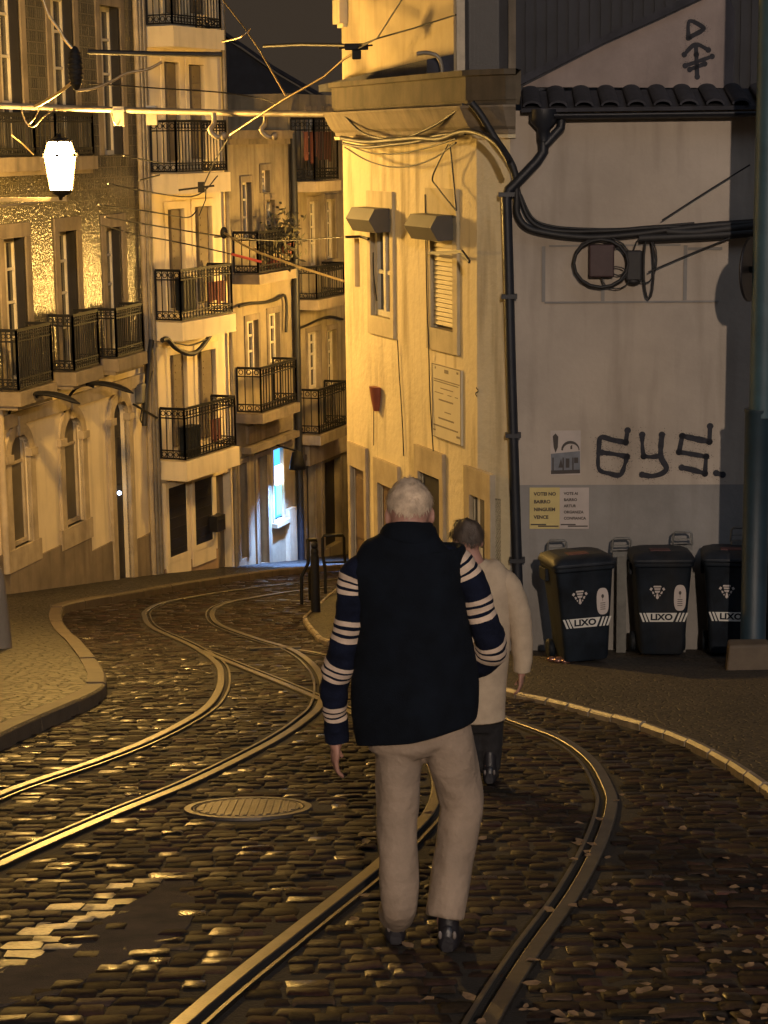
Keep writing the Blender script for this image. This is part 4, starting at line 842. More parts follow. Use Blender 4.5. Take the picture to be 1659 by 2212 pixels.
b = MB(); zg_ = g(0, -20); b.loft([[V((LB.x+r*math.cos(k*.785), LB.y+r*math.sin(k*.785), z)) for k in range(8)] for r, z in ((.2, zg_-.1), (.2, zg_+.3), (.1, zg_+.5), (.08, LB.z-.9), (.1, LB.z-.7), (.05, LB.z-.4))]); tag(b.build('lamp_post', M['iron']), 'iron lamp post behind the photographer', 'lamp post')
# ------------------------------------------------------------------ tram pole with sign, stone
pp = aty(1626, 1395, 17.1); pz = g(0, 17.1)
root = thing('tram_pole', 'tall teal painted tram pole at the right edge in front of the bins', 'pole', (pp.x, pp.y, pz))
zs = aty(1626, 888, 17.1).z
def col(b, x, y, prof, n=20): b.loft([[V((x+r*math.cos(2*math.pi*k/n), y+r*math.sin(2*math.pi*k/n), z)) for k in range(n)] for r, z in prof])
b = MB(); col(b, pp.x+.04, pp.y, [(.118, zs-.05), (.112, 3.2), (.105, 6.5)]); b.build('shaft', M['tilepole'], root)
b = MB(); col(b, pp.x+.0, pp.y, [(.135, pz-.2), (.135, pz+.06), (.112, pz+.08), (.112, zs-.02), (.12, zs), (.12, zs+.02)]); b.build('sleeve', M['tilepole2'], root)
sc = aty(1620, 582, 17.35); b = MB(); rot = Matrix.Rotation(R(62), 3, 'Z')
ring = lambda r, o: [sc+rot @ V((r*math.cos(2*math.pi*k/32), o, r*math.sin(2*math.pi*k/32))) for k in range(32)]
b.loft([ring(.27, -.012), ring(.28, -.006), ring(.28, .006), ring(.27, .012)]); b.build('round_sign', M['black_door'], root)
b = MB(); b.tube([sc, V((pp.x+.04, pp.y, sc.z))], .03, 8); b.build('sign_clamp', M['tilepole2'], root)
q = gp(1620, 1448, PR); b = MB(); rr = [(-.2, -.13), (.2, -.1), (.22, .12), (-.17, .13)]
b.hexa([V((q.x+x, q.y+.15+y, g(q.x, q.y+.15+y)+PR-.03)) for x, y in rr]+[V((q.x+x*.9, q.y+.15+y*.9, g(q.x, q.y)+PR+.215)) for x, y in rr]); o = b.build('stone_block', M['kerb']); bevel(o, .025, 3); tag(o, 'rough pale stone block at the foot of the teal tram pole', 'stone block')
# ------------------------------------------------------------------ rubbish bins
def rrect(w, d, z, r=.05, n=5, y0=0.):
    out = []
    for cx, cy, a0 in ((w/2-r, d/2-r, 0), (-w/2+r, d/2-r, 90), (-w/2+r, -d/2+r, 180), (w/2-r, -d/2+r, 270)):
        for k in range(n): a = R(a0+90*k/(n-1)); out.append(V((cx+r*math.cos(a), cy+y0+r*math.sin(a), z)))
    return out
def text_mesh(txt, size, mat, name, parent, loc, rot, depth=.001, align='CENTER', sx=1.):
    c = bpy.data.curves.new(name, 'FONT'); c.body = txt; c.size = size; c.align_x = align; c.align_y = 'CENTER'; c.extrude = depth; c.resolution_u = 3; c.offset = .004*size/.1
    t = bpy.data.objects.new('tmp', c); COL.objects.link(t); dg = bpy.context.evaluated_depsgraph_get(); me = bpy.data.meshes.new_from_object(t.evaluated_get(dg)); bpy.data.objects.remove(t)
    me.materials.clear(); me.materials.append(mat); o = bpy.data.objects.new(name, me); COL.objects.link(o); o.parent = parent; o.location = loc; o.rotation_euler = rot; o.scale = (sx, 1, 1); return o
def make_bin():                          # front faces -y, base at origin
    root = thing('wheelie_bin', 'x', 'bin')
    def fy(z): return -(.235+.085*(z-.08)/.86)          # front face
    b = MB(); b.loft([rrect(.42, .44, .05), rrect(.44, .47, .08), rrect(.5, .555, .5), rrect(.565, .64, .92), rrect(.6, .68, .93), rrect(.6, .68, .965)])
    for s in (-1, 1): b.box(s*.29-.02, s*.29+.02, .05, .3, .80, .92)
    b.box(-.2, .2, -.30, -.28, .90, .93); b.build('body', M['binbody'], root)
    b = MB(); b.loft([rrect(.61, .7, .968, .06), rrect(.63, .72, .975, .06), rrect(.63, .72, 1.0, .06), rrect(.58, .64, 1.045, .08, y0=.02), rrect(.44, .5, 1.068, .1, y0=.03)])
    for s in (-1, 1): b.tube([V((s*.2, .33, 1.0)), V((s*.2, .41, 1.02)), V((s*.2, .42, 1.0))], .016, 6)
    b.tube([V((-.27, .40, 1.01)), V((.27, .40, 1.01))], .018, 8); ld = b.build('lid', M['binlid'], root)
    b = MB(); b.box(-.12, .08, -.2, -.02, 1.062, 1.074); b.build('red_label', M['redlabel'], ld)
    for s in (-1, 1):
        b = MB(); n = 20
        for x0, r_ in ((-.03, .1), (.03, .1)): pass
        rg = lambda r_, x: [V((s*.25+x, .25+r_*math.cos(2*math.pi*k/n), .1+r_*math.sin(2*math.pi*k/n))) for k in range(n)]
        b.loft([rg(.06, -.03), rg(.095, -.028), rg(.1, -.015), rg(.1, .015), rg(.095, .028), rg(.06, .03)]); b.build('wheel', M['binbody'], root)
    zt_, zb_ = .47, .38; tilt = lambda x, z, o=.004: V((x, fy(z)-o-.006, z))
    b = MB(); wd = .225
    b.add([tilt(-.13, zb_), tilt(.10, zb_), tilt(.14, zt_), tilt(-.17, zt_)], [(0, 1, 2, 3)])
    for x in (-.175, -.21): b.add([tilt(x+.01, zb_), tilt(x+.03, zb_), tilt(x-.005, zt_), tilt(x-.025, zt_)], [(0, 1, 2, 3)])
    for x in (.125, .16, .195): b.add([tilt(x, zb_), tilt(x+.02, zb_), tilt(x+.055, zt_), tilt(x+.035, zt_)], [(0, 1, 2, 3)])
    bd = b.build('stripe_band', M['white'], root, fix=False); a = math.atan2(.085, .86)
    text_mesh('LIXO', .085, M['binbody'], 'lettering', bd, tilt(-.015, .425, .006), (R(90)+a, 0, 0), sx=1.15)
    b = MB(); pts = []
    for k in range(24): t = 2*math.pi*k/24; cx = math.cos(t); sy = math.sin(t); pts.append(tilt(.165+.06*(abs(cx)**.7)*(1 if cx > 0 else -1), .62+.13*(abs(sy)**.7)*(1 if sy > 0 else -1)))
    b.add(pts, [tuple(range(24))]); st = b.build('oval_sticker', M['paper_p'], root, fix=False)
    b = MB(); o2 = .0065
    b.add([tilt(.165+.014*math.cos(k*.785), .67+.02*math.sin(k*.785), o2) for k in range(8)], [tuple(range(8))]); b.add([tilt(.163, .62, o2), tilt(.167, .62, o2), tilt(.167, .66, o2), tilt(.163, .66, o2)], [(0, 1, 2, 3)])
    for z in (.6, .58, .56, .54): b.add([tilt(.14, z, o2), tilt(.19, z, o2), tilt(.19, z+.007, o2), tilt(.14, z+.007, o2)], [(0, 1, 2, 3)])
    b.build('sticker_print', M['ink'], st, fix=False)
    b = MB()                              # municipal crest: shield, ship, two birds, scroll
    def poly(l): b.add([tilt(-.06+x*.00135, .69+z*.00135) for x, z in l], [tuple(range(len(l)))])
    poly([(-30, 30), (-26, 38), (26, 38), (30, 30), (26, 26), (-26, 26)]); poly([(-24, 20), (24, 20), (20, 8), (-20, 8)]); poly([(-20, 2), (20, 2), (14, -14), (-14, -14)]); poly([(-5, -18), (5, -18), (12, -52), (0, -62), (-10, -52)])
    for s in (-1, 1): poly([(s*34, 18), (s*48, 26), (s*58, 10), (s*44, 0)]); poly([(s*26, -6), (s*40, -4), (s*34, -24), (s*22, -20)]); poly([(s*14, -28), (s*26, -30), (s*18, -44)])
    b.build('crest', M['paper_p'], root, fix=False)
    for k in list(bpy.data.objects):
        if k.parent == root and k.name.split('.')[0] in ('body', 'lid'): bevel(k, .006, 2, 50)
    return root
bin0 = make_bin()
specs = [((1262, 1437), 9, 'dark rubbish bin on the left of the row with tilted lid'), ((1433, 1423), -2, 'dark rubbish bin in the middle of the row standing straight'), ((1588, 1422), -8, 'dark rubbish bin partly hidden behind the teal pole'), ((1705, 1415), 4, 'dark rubbish bin at the right picture edge past the teal pole')]
for i, ((px, py), rz, lab) in enumerate(specs):
    o = bin0 if i == 0 else copy_tree(bin0); p = gp(px, py, PR); o.scale = (.93, .93, .95); o.location = (p.x*1.008, p.y+.38, g(p.x, p.y+.38)+PR); o.rotation_euler = (R(-4), R(-2.2 if i == 0 else 0), R(rz)); o['label'] = lab; o['group'] = 'rubbish bins against the beige wall'
# locking posts with loops between the bins
def stand(px, pz_, lab, first=[]):
    p = PG.w(PG.uv(px, 1300, .28)[0], 0, .28); z0 = g(p.x, p.y)+PR; top = PG.uv(px, pz_, .28)[1]
    root = thing('bin_post', lab, 'bin post', (p.x, p.y, z0), 'metal locking posts behind the bins')
    b = MB(); b.bar(V((p.x, p.y, z0-.1)), V((p.x, p.y, top-.12)), .09, .05); b.box(p.x-.09, p.x+.09, p.y-.05, p.y+.03, top-.17, top-.12); b.build('post', M['metalgrey'], root)
    b = MB(); w_ = .085; pts = [(-w_*1.1, -.13), (-w_, -.02), (-w_*.8, 0), (w_*.8, 0), (w_, -.02), (w_*1.1, -.13)]; b.tube([V((p.x+x, p.y, top+z)) for x, z in pts], .011, 8); b.bar(V((p.x-w_, p.y, top-.07)), V((p.x+w_, p.y, top-.07)), .012, .012); b.build('loop', M['metalgrey'], root)
stand(1203, 1168, 'metal locking post with loop behind the leftmost bin'); stand(1342, 1163, 'metal locking post with loop between the left and middle bins'); stand(1472, 1149, 'metal locking post with loop behind the middle bin'); stand(1597, 1140, 'metal locking post with loop behind the teal pole')
# litter at the left bin
b = MB(); p = gp(1212, 1432, PR); 
for k in range(5): b.ellipsoid(p+V((RNG.uniform(-.12, .1), RNG.uniform(-.05, .05), .025)), (.05, .03, .025), 8, 6)
M['foil'] = pmat('crumpled_foil', (.3, .16, .12), .25, .4, 30, .4, 40, metal=.6); tag(b.build('crumpled_wrapper', M['foil']), 'crumpled shiny wrapper on the ground left of the bins', 'litter')
# ------------------------------------------------------------------ posters, papers, sign
def plane(fc, r, off, th, name, mat, parent=None): b = MB(); fc.box(b, *r, off, off+th); return b.build(name, mat, parent)
rt = thing('poster', 'pasted poster of a building with arch next to the sprayed letters', 'poster', PG.w(*PG.uv(1222, 1025)))
r = PG.rect(1189, 1254, 930, 1026); plane(PG, r, .003, .002, 'sheet', M['paper_p'], rt)
b = MB(); PGq = lambda l: b.add([PG.w(*PG.uv(x, y), .0065) for x, y in l], [tuple(range(len(l)))])
M['photo_blue'] = pmat('poster_blue_grey', (.17, .18, .2), .8, .2, 9, 0)
PGq([(1190, 980), (1253, 974), (1253, 1022), (1190, 1022)]); b.build('print_field', M['photo_blue'], rt, fix=False)
b = MB()
K = [(1212+19*(1-math.cos(math.pi*k/10))*1.05, 972-20*math.sin(math.pi*k/10)) for k in range(11)]; K2_ = [(1216+17*(1-math.cos(math.pi*k/10)), 973-15*math.sin(math.pi*k/10)) for k in range(10, -1, -1)]
def fq(l): b.add([PG.w(*PG.uv(x, y), .008) for x, y in l], [tuple(range(len(l)))])
for k in range(10): fq([K[k], K[k+1], K2_[9-k], K2_[10-k]])
fq([(1194, 942), (1200, 936), (1206, 943), (1205, 966), (1200, 978), (1196, 966)])
for x in (1193, 1215, 1236): fq([(x, 988), (x+3, 988), (x+3, 1016), (x, 1016)])
fq([(1206, 1010), (1212, 990), (1216, 1010)]); fq([(1222, 990), (1230, 990), (1230, 1010), (1222, 1010)]); fq([(1240, 988), (1249, 988), (1249, 1000), (1240, 1000)]); fq([(1190, 1016), (1253, 1014), (1253, 1022), (1190, 1024)])
fq([(1232, 964), (1236, 960), (1236, 970), (1232, 970)])
b.build('print', M['ink'], rt, fix=False)
for (x0, x1, mt, lab, lines) in ((1144, 1209, 'paper_y', 'yellow printed notice pasted low on the wall beside the downpipe', ['VOTEI NO', 'BAIRRO', 'NINGUEM', 'VENCE']), (1209, 1272, 'paper_p', 'pale printed notice pasted beside the yellow one', ['VOTE AI', 'BAIRRO', 'ARTUR', 'ORGANIZA', 'CONFIANCA'])):
    r = PG.rect(x0, x1, 1053, 1142); rt = thing('notice', lab, 'notice', PG.w(r[0], r[2])); sh = plane(PG, r, .003+(.003 if x0 > 1150 else 0), .002, 'sheet', M[mt], rt)
    h = r[3]-r[2]; hs = h*.75/len(lines); uu = r[0]+(r[1]-r[0])*.14
    for k, t in enumerate(lines):
        z = r[3]-h*.1-hs*(k+.3); p = PG.w(uu, z, .0095); text_mesh(t, hs*.6, M['ink'], 'lettering', rt, p-rt.location, (R(90), 0, math.atan2(DG.y, DG.x)), .0006, 'LEFT')
    b = MB(); PG.box(b, r[0]+.01, r[0]+(r[1]-r[0])*.55, r[2]+h*.09, r[2]+h*.12, .008, .0095); PG.box(b, r[0]+(r[1]-r[0])*.28, r[1]-.01, r[2]+h*.05, r[2]+h*.08, .008, .0095); b.build('print_bar', M['ink'], rt)
r = PY.rect(938, 1000, 792, 952); rt = thing('wall_sign', 'tall pale printed sign board on the yellow wall under the slatted window', 'sign', PY.w(r[0], r[2]))
plane(PY, r, .0, .022, 'board', M['signpaper'], rt); b = MB(); u0, u1, z0, z1 = r; w_ = u1-u0; h = z1-z0
PY.frame(b, u0, u1, z0, z1, .008, .022, .026); b.build('edge', M['signink'], rt)
b = MB()
for f, a, c, t in ((.93, .44, .58, .05), (.95, .86, .92, .03), (.95, .1, .14, .03), (.80, .06, .96, .014), (.77, .06, .92, .014), (.69, .3, .74, .013), (.62, .1, .4, .011), (.62, .55, .68, .011), (.62, .8, .9, .011), (.53, .24, .74, .022), (.38, .44, .66, .014), (.28, .22, .76, .022), (.17, .05, .9, .022), (.1, .85, .96, .03), (.1, .04, .12, .02)):
    z = z0+h*f; ua_, ub_ = u0+w_*(1-c), u0+w_*(1-a); x = ua_
    while x < ub_: e = min(ub_, x+RNG.uniform(.018, .05)); PY.box(b, x, e, z-h*t*.5, z+h*t*.5, .022, .0245); x = e+.008
b.build('faded_print', M['signink'], rt)
r = PY.rect(790, 812, 836, 888, .1); b = MB(); um = (r[0]+r[1])/2; w_ = (r[1]-r[0])*.33
rings = []
for k in range(9): t = k/8; rr_ = w_*(1-.55*t*t); rings.append([PY.w(um+rr_*math.cos(a), r[3]+(r[2]-r[3])*t, .02+max(0, math.sin(a))*(.09-.04*t)) for a in [math.pi*j/8 for j in range(9)]]+[PY.w(um, r[3]+(r[2]-r[3])*t, .015)])
rt = thing('alarm_siren', 'red brown alarm siren box on the yellow wall with trailing cable', 'alarm', PY.w(um, r[2])); b.loft(rings); b.build('cover', M['terracotta'], rt)
b = MB(); b.tube([PY.w(*PY.uv(811, y), .02) for y in (880, 920, 962)], .005, 6); b.build('lead', M['cable'], rt)
def iron(fc, px, off0, off1, label):
    b = MB(); p = [fc.w(*fc.uv(x, y, o), o) for (x, y), o in zip(px, (off0, off1, off1, off1))]
    for a, c in zip(p[:-1], p[1:]): b.bar(a, c, .022, .028)
    tag(b.build('iron_bracket', M['cable']), label, 'bracket')
iron(PY, [(927, 547), (998, 543), (1014, 566)], .06, .25, 'black iron bar bracket across the slatted window')
iron(PY, [(747, 512), (778, 511), (796, 516)], .25, .05, 'small black iron bracket left of the narrow window')
strokes(PY, [[(1030, 838), (1034, 845), (1028, 850), (1031, 856)]], .008, .004, 'small dark hook mark on the yellow wall by the corner', 'mark', 'wall_mark')
# cracks and cable drops on the yellow wall
fcable(PY, [(806, 545), (807, 590), (814, 650)], .007, 'thin cable beside the left yellow wall window', .03)
fcable(PY, [(859, 735), (862, 800), (866, 860), (870, 930), (872, 985)], .006, 'thin dark wire down the yellow wall between door and sign', .02)
fcable(PY, [(918, 420), (922, 640), (926, 760), (930, 880), (936, 975)], .006, 'thin straight wire left of the slatted window and sign', .04)
GC = 'cables looping along the corner house cornice'
for px, r_, lab in (([(738, 298), (790, 306), (850, 302), (900, 298), (950, 300), (1000, 284), (1040, 290), (1075, 312), (1100, 350)], .028, 'thickest cable under the cornice running to the corner'),
    ([(742, 310), (790, 318), (850, 312), (900, 306), (950, 292), (1005, 288)], .018, 'second cable under the cornice'), ([(745, 250), (780, 285), (830, 300), (880, 296), (940, 270), (985, 240), (1000, 226)], .014, 'cable drooping in front of the cornice'),
    ([(745, 318), (790, 345), (840, 360), (890, 358), (940, 340), (985, 308)], .009, 'long thin loop hanging below the cornice'), ([(750, 312), (800, 330), (860, 332), (920, 320), (985, 300)], .009, 'short thin loop hanging below the cornice'),
    ([(968, 312), (948, 350), (934, 385), (945, 405), (985, 455)], .008, 'thin wire dropping to the right window hood'), ([(972, 312), (978, 370), (986, 455)], .008, 'thin straight wire dropping to the right window hood')):
    fcable(PY, px, r_, lab, .16, group=GC)
for px, r_, lab in (([(1018, 222), (1040, 250), (1070, 300), (1100, 345), (1113, 380), (1116, 430), (1118, 465), (1140, 492), (1190, 505), (1250, 512), (1300, 512), (1380, 505), (1450, 496), (1540, 487), (1640, 480)], .036, 'thick black cable bundle crossing the beige wall'),
    ([(1030, 240), (1075, 310), (1108, 372), (1122, 420), (1140, 468), (1170, 492), (1230, 500), (1330, 498), (1440, 490), (1640, 492)], .022, 'black cable just above the thick bundle'), ([(1125, 420), (1150, 470), (1190, 488), (1260, 494), (1350, 494), (1500, 482)], .012, 'thin cable above the bundle'),
    ([(1380, 515), (1450, 512), (1540, 508), (1640, 500)], .05, 'widest black cable bundle ending at the teal pole'), ([(1440, 500), (1500, 502), (1570, 494), (1640, 486)], .05, 'upper wide cable bundle ending at the teal pole')):
    fcable(PG, px, r_, lab, .09, group='cables crossing the beige side wall')
fcable(PG, [(1620, 356), (1520, 418), (1430, 476)], .008, 'thin wire slanting from the pole to the cable bundle', .12); fcable(PG, [(1600, 505), (1500, 545), (1400, 588)], .008, 'thin wire slanting down to the black splice box', .12)
r = PG.rect(1271, 1325, 527, 597); b = MB(); PG.box(b, *r, .0, .14); o = b.build('junction_box', M['terracotta']); bevel(o, .015); o.data.materials[0] = pmat('dark_maroon_box', (.05, .025, .025), .6, .2, 6, .1, 30); tag(o, 'square dark maroon junction box inside a cable coil', 'junction box')
r = PG.rect(1350, 1386, 540, 606); b = MB(); PG.box(b, *r, .02, .12); b.ellipsoid(PG.w((r[0]+r[1])/2, r[2], .07), (.07, .05, .04)); o = b.build('splice_box', M['cable']); bevel(o, .02); tag(o, 'black splice box with tangled leads right of the coil', 'junction box')
for cx, cy, rx, ry, r_, lab in ((1298, 569, 59, 52, .017, 'black cable coil circling the maroon junction box'), (1301, 566, 63, 55, .009, 'thin outer turn of the coil round the junction box'), (1401, 578, 11, 68, .012, 'narrow vertical cable loop beside the splice box'), (1393, 560, 26, 52, .007, 'thin cable loop over the splice box'), (1335, 565, 20, 30, .006, 'small thin loop between junction box and splice box'), (1330, 600, 30, 24, .006, 'thin lower loop under the junction box')):
    fcable(PG, [(cx+rx*math.cos(k*math.pi/8), cy+ry*math.sin(k*math.pi/8)) for k in range(17)], r_, lab, .11, smooth=False, group='cable loops on the beige side wall')
# rain downpipe
rt = thing('rain_downpipe', 'black rain downpipe with forked top at the corner of the beige wall', 'downpipe', PG.w(.1, zb))
pts = [PG.w(*PG.uv(x, y, .1), .1) for x, y in ((1174, 300), (1174, 328), (1160, 348), (1118, 392), (1099, 410), (1094, 430), (1098, 560), (1104, 800), (1112, 1050), (1119, 1270), (1124, 1412))]
b = MB(); b.tube(pts, .05, 10); b.build('pipe', M['darkpipe'], rt)
b = MB(); b.loft([[PG.w(PG.uv(1174, 260, .12)[0]+r_*math.cos(k*.63), z, .12+r_*math.sin(k*.63)) for k in range(10)] for r_, z in ((.055, PG.uv(1174, 305, .1)[1]), (.06, PG.uv(1174, 280, .1)[1]), (.13, PG.uv(1174, 262, .1)[1]), (.13, PG.uv(1174, 236, .1)[1]))]); b.build('hopper', M['darkpipe'], rt)
b = MB(); b.tube([PG.w(*PG.uv(x, y, .12), .12) for x, y in ((1214, 250), (1212, 275), (1178, 312))], .042, 8); b.build('branch_pipe', M['darkpipe'], rt)
for y in (420, 640, 940, 1210):
    b = MB(); u_, z_ = PG.uv(np.interp(y, [430, 560, 800, 1050, 1270], [1094, 1098, 1104, 1112, 1119]), y, .1); PG.box(b, u_-.075, u_+.075, z_-.02, z_+.02, .03, .155); b.build('pipe_clip', M['darkpipe'], rt)
# ------------------------------------------------------------------ bollards, barriers
q = gp(682, 1322, PR); rt = thing('bollard', 'round topped black iron bollard on the pavement corner', 'bollard', q); b = MB()
b.loft([[q+V((r_*math.cos(k*.524), r_*math.sin(k*.524), z)) for k in range(12)] for r_, z in ((.065, -.05), (.06, .1), (.055, .72), (.045, .75), (.05, .78), (.05, .80), (.038, .83))]); b.build('shaft', M['iron'], rt)
b = MB(); b.ellipsoid(q+V((0, 0, .87)), (.045, .045, .05)); b.build('finial', M['iron'], rt)
def hoop(px, py, dx, dy, lab, lean=0.):
    q = gp(px, py, PR); rt = thing('barrier_hoop', lab, 'barrier', q, 'black tubular pavement barriers'); b = MB(); d = V((dx, dy, 0)); h = .86
    e = q+d; e.z = g(e.x, e.y)+PR; L_ = V((lean, 0, 0))
    pts = [q-V((0, 0, .1)), q+V((0, 0, .35)), q+L_+V((0, 0, .55)), q+L_+V((0, 0, h-.04)), q+L_*.9+d*.06+V((0, 0, h)), e+L_-d*.06+V((0, 0, h)), e+L_+V((0, 0, h-.04)), e+L_+V((0, 0, .55)), e+V((0, 0, .35)), e-V((0, 0, .1))]
    b.tube(pts, .024, 8); b.build('tube', M['iron'], rt); b = MB(); b.tube([q+L_*.5+V((0, 0, .45)), e+L_*.5+V((0, 0, .45))], .015, 8); b.build('crossbar', M['iron'], rt)
hoop(652, 1300, .08, .9, 'black tubular barrier seen end on left of the bollard', .10); hoop(703, 1278, .32, .12, 'black tubular barrier with lit top bar near the striped sleeve', -.03)
# corner guard stone at the left edge
q = gp(-6, 1402, PH); b = MB(); b.loft([[V((q.x+r_*math.cos(k*.524), q.y+.12+r_*math.sin(k*.524), q.z+z)) for k in range(12)] for r_, z in ((.13, -.1), (.12, .1), (.10, .45), (.08, .72), (.05, .8), (.0, .82))]); tag(b.build('guard_stone', M['plinth']), 'tapered brown guard stone at the left picture edge', 'guard stone')
# ------------------------------------------------------------------ overhead tram wires
YT = 24.8; rt = thing('span_arm', 'long horizontal tram wire support tube crossing the upper street', 'support arm', aty(0, 229, YT))
ta = aty(-60, 226, YT); tb = PY.w(PY.uv(742, 247)[0], PY.uv(742, 247)[1], -.05); b = MB(); b.tube([ta, aty(240, 237, YT), aty(500, 244, YT-.6), tb], .038, 10); b.build('tube', M['zinc'], rt)
for x, y in ((257, 243), (328, 241)):
    p = aty(x, y, YT-.05); b = MB(); b.box(p.x-.065, p.x+.065, p.y-.07, p.y+.05, p.z-.16, p.z+.07); b.box(p.x-.075, p.x+.075, p.y-.08, p.y+.06, p.z+.0, p.z+.03); b.build('insulator_box', M['white_frame'], rt)
for x, y in ((462, 262), (573, 262)):
    p = aty(x, y-18, YT-.6); b = MB(); b.tube(smooth_path([p, p+V((.0, -.02, -.12)), p+V((-.05, -.03, -.2)), p+V((.03, -.03, -.28)), p+V((.1, -.03, -.27))], 4), .03, 8); b.ellipsoid(p+V((.11, -.03, -.27)), (.05, .05, .05), 10, 8); b.build('hanger', M['zinc'], rt)
M['copper'] = pmat('bare_wire', (.42, .33, .2), .38, .2, 9, 0, metal=.8)
OW = 'overhead tram wires'
def wire(px, r_, lab, mat='cable', smooth=True, name='overhead_wire'):
    P = [aty(x, y, Y) for x, y, Y in px]; b = MB(); b.tube(smooth_path(P, 6) if smooth else P, r_, 6); tag(b.build(name, M[mat]), lab, 'wire', OW)
wire([(497, 292, 24), (560, 250, 23.6), (615, 214, 23.2), (700, 166, 22.8), (745, 126, 22.5), (776, 110, 22.3)], .014, 'bright contact wire rising from the support tube to the clamp', 'copper', False)
wire([(478, -5, 26), (530, 62, 24.8), (562, 110, 24), (617, 206, 23.2)], .011, 'thin wire descending from the top edge to the bright contact wire', 'copper', False)
wire([(880, -20, 20), (815, 82, 21.5), (772, 106, 22.3)], .009, 'thin wire from the clamp up across the yellow upper wall', 'cable', False)
wire([(985, 32, 20.8), (890, 62, 21.4), (815, 83, 21.8), (772, 100, 22.3)], .009, 'wire from the clamp sloping to the upper shutter', 'cable', False)
wire([(190, 112, 24), (330, 116, 24), (480, 118, 24)], .03, 'thick dark rod left of the cream house top', 'cable', False)
wire([(570, 100, 24), (650, 96, 23.4), (750, 98, 22.5)], .02, 'dark rod between the sky and the clamp', 'cable', False)
wire([(192, 180, 23), (330, 190, 24), (470, 199, 25), (560, 212, 25.5), (600, 226, 25)], .009, 'thin wire passing just above the support tube', 'cable')
wire([(480, 90, 23), (520, 80, 22), (540, 62, 22)], .012, 'short lit wire end by the cream house top', 'copper')
wire([(92, -5, 22), (105, 32, 22), (128, 64, 22), (140, 85, 22), (158, 106, 22)], .019, 'bright twisted wire above the big black insulator', 'copper')
wire([(156, 178, 22), (128, 200, 22.2), (92, 222, 22.6), (76, 230, 23)], .02, 'bright wire from the insulator down to the support tube', 'copper')
wire([(165, 196, 22), (205, 190, 22), (240, 176, 22), (275, 158, 22), (318, 150, 22), (350, 134, 22)], .016, 'bright wavy wire right of the insulator', 'copper')
wire([(45, 232, 24.5), (55, 262, 24.5), (72, 274, 24.5), (95, 252, 24.5), (120, 236, 24.5)], .01, 'loose loop hanging under the left end of the support tube', 'copper')
wire([(88, 228, 24.6), (75, 255, 24.6), (60, 268, 24.6), (50, 250, 24.6)], .009, 'second loose loop under the support tube', 'copper')
wire([(240, 240, 24.6), (246, 262, 24.6), (254, 270, 24.6), (260, 258, 24.6)], .008, 'tiny lead looped under the left insulator box', 'copper')
wire([(25, 292, 25), (48, 310, 25.6), (72, 334, 26.2)], .009, 'short stay wire up left of the glowing lantern', 'copper', False)
for k, px in enumerate(([(233, 397, 25), (413, 425, 31), (470, 380, 32)], [(213, 442, 25), (330, 458, 28), (403, 470, 31), (425, 455, 31)], [(227, 469, 25), (350, 490, 28), (473, 509, 30), (600, 520, 34), (735, 512, 36)], [(213, 485, 25), (300, 508, 27), (363, 519, 29), (440, 535, 30), (500, 549, 31)], [(267, 337, 26), (353, 353, 30)], [(300, 390, 26), (345, 378, 30)])):
    wire(px, .011, ['thin wire crossing under the second cream balcony', 'thin wire below the lantern towards the cream house window', 'long thin wire running to the far railed house', 'lowest thin wire in front of the tiled wall', 'short thin wire at the upper balcony level', 'short wire by the drainpipes above the windows'][k], 'cable')
M['redwire'] = pmat('red_sleeve', (.4, .05, .03), .6, .1, 9, 0); wire([(500, 549, 31), (535, 558, 31), (565, 566, 31)], .022, 'red sleeved wire end in front of the stained house', 'redwire', False)
wire([(484, 503, 30), (520, 526, 29), (560, 546, 28), (650, 578, 25.5), (742, 607, 23.4)], .017, 'bright wire descending to the yellow house edge', 'copper', False)
wire([(445, 404, 31), (444, 432, 31), (430, 466, 31)], .009, 'short hanging wire before the cream house window', 'cable', False)
wire([(500, 288, 24), (465, 345, 25), (440, 400, 28)], .009, 'thin wire dropping from the support tube across the balcony', 'cable', False)
p = aty(163, 148, 22); b = MB(); b.ellipsoid(p, (.075, .075, .24)); 
for k in range(7): z = -.16+k*.053; r_ = .075*math.sqrt(max(0, 1-(z/.24)**2))+.012; b.loft([[p+V((rr_*math.cos(a*.524), rr_*math.sin(a*.524), z+dz)) for a in range(12)] for rr_, dz in ((r_*.9, -.012), (r_, 0), (r_*.9, .012))])
tag(b.build('insulator', M['iron']), 'large black ribbed insulator hanging between bright wires', 'insulator')
p = aty(770, 104, 22.3); b = MB(); b.box(p.x-.13, p.x+.13, p.y-.04, p.y+.04, p.z-.02, p.z+.05); b.box(p.x-.05, p.x+.05, p.y-.04, p.y+.04, p.z-.12, p.z-.02); b.bar(p+V((-.2, 0, .0)), p+V((.18, 0, .03)), .03, .02); o = b.build('wire_clamp', M['iron']); bevel(o, .01); tag(o, 'black wire clamp in front of the upper yellow wall', 'clamp')
p = aty(484, 503, 30); b = MB(); b.ellipsoid(p, (.06, .06, .09), 10, 8); b.bar(p+V((-.15, 0, -.06)), p+V((.15, 0, -.06)), .025, .02); tag(b.build('wire_clamp', M['iron']), 'small black wire clamp before the cream house downpipe', 'clamp')
p = aty(435, 410, 31); b = MB(); b.bar(p+V((-.35, 0, .0)), p+V((.2, 0, .06)), .03, .03); b.box(p.x-.05, p.x+.05, p.y-.04, p.y+.04, p.z-.04, p.z+.12); tag(b.build('wire_clamp', M['iron']), 'black wire clamp below the second cream balcony slab', 'clamp')
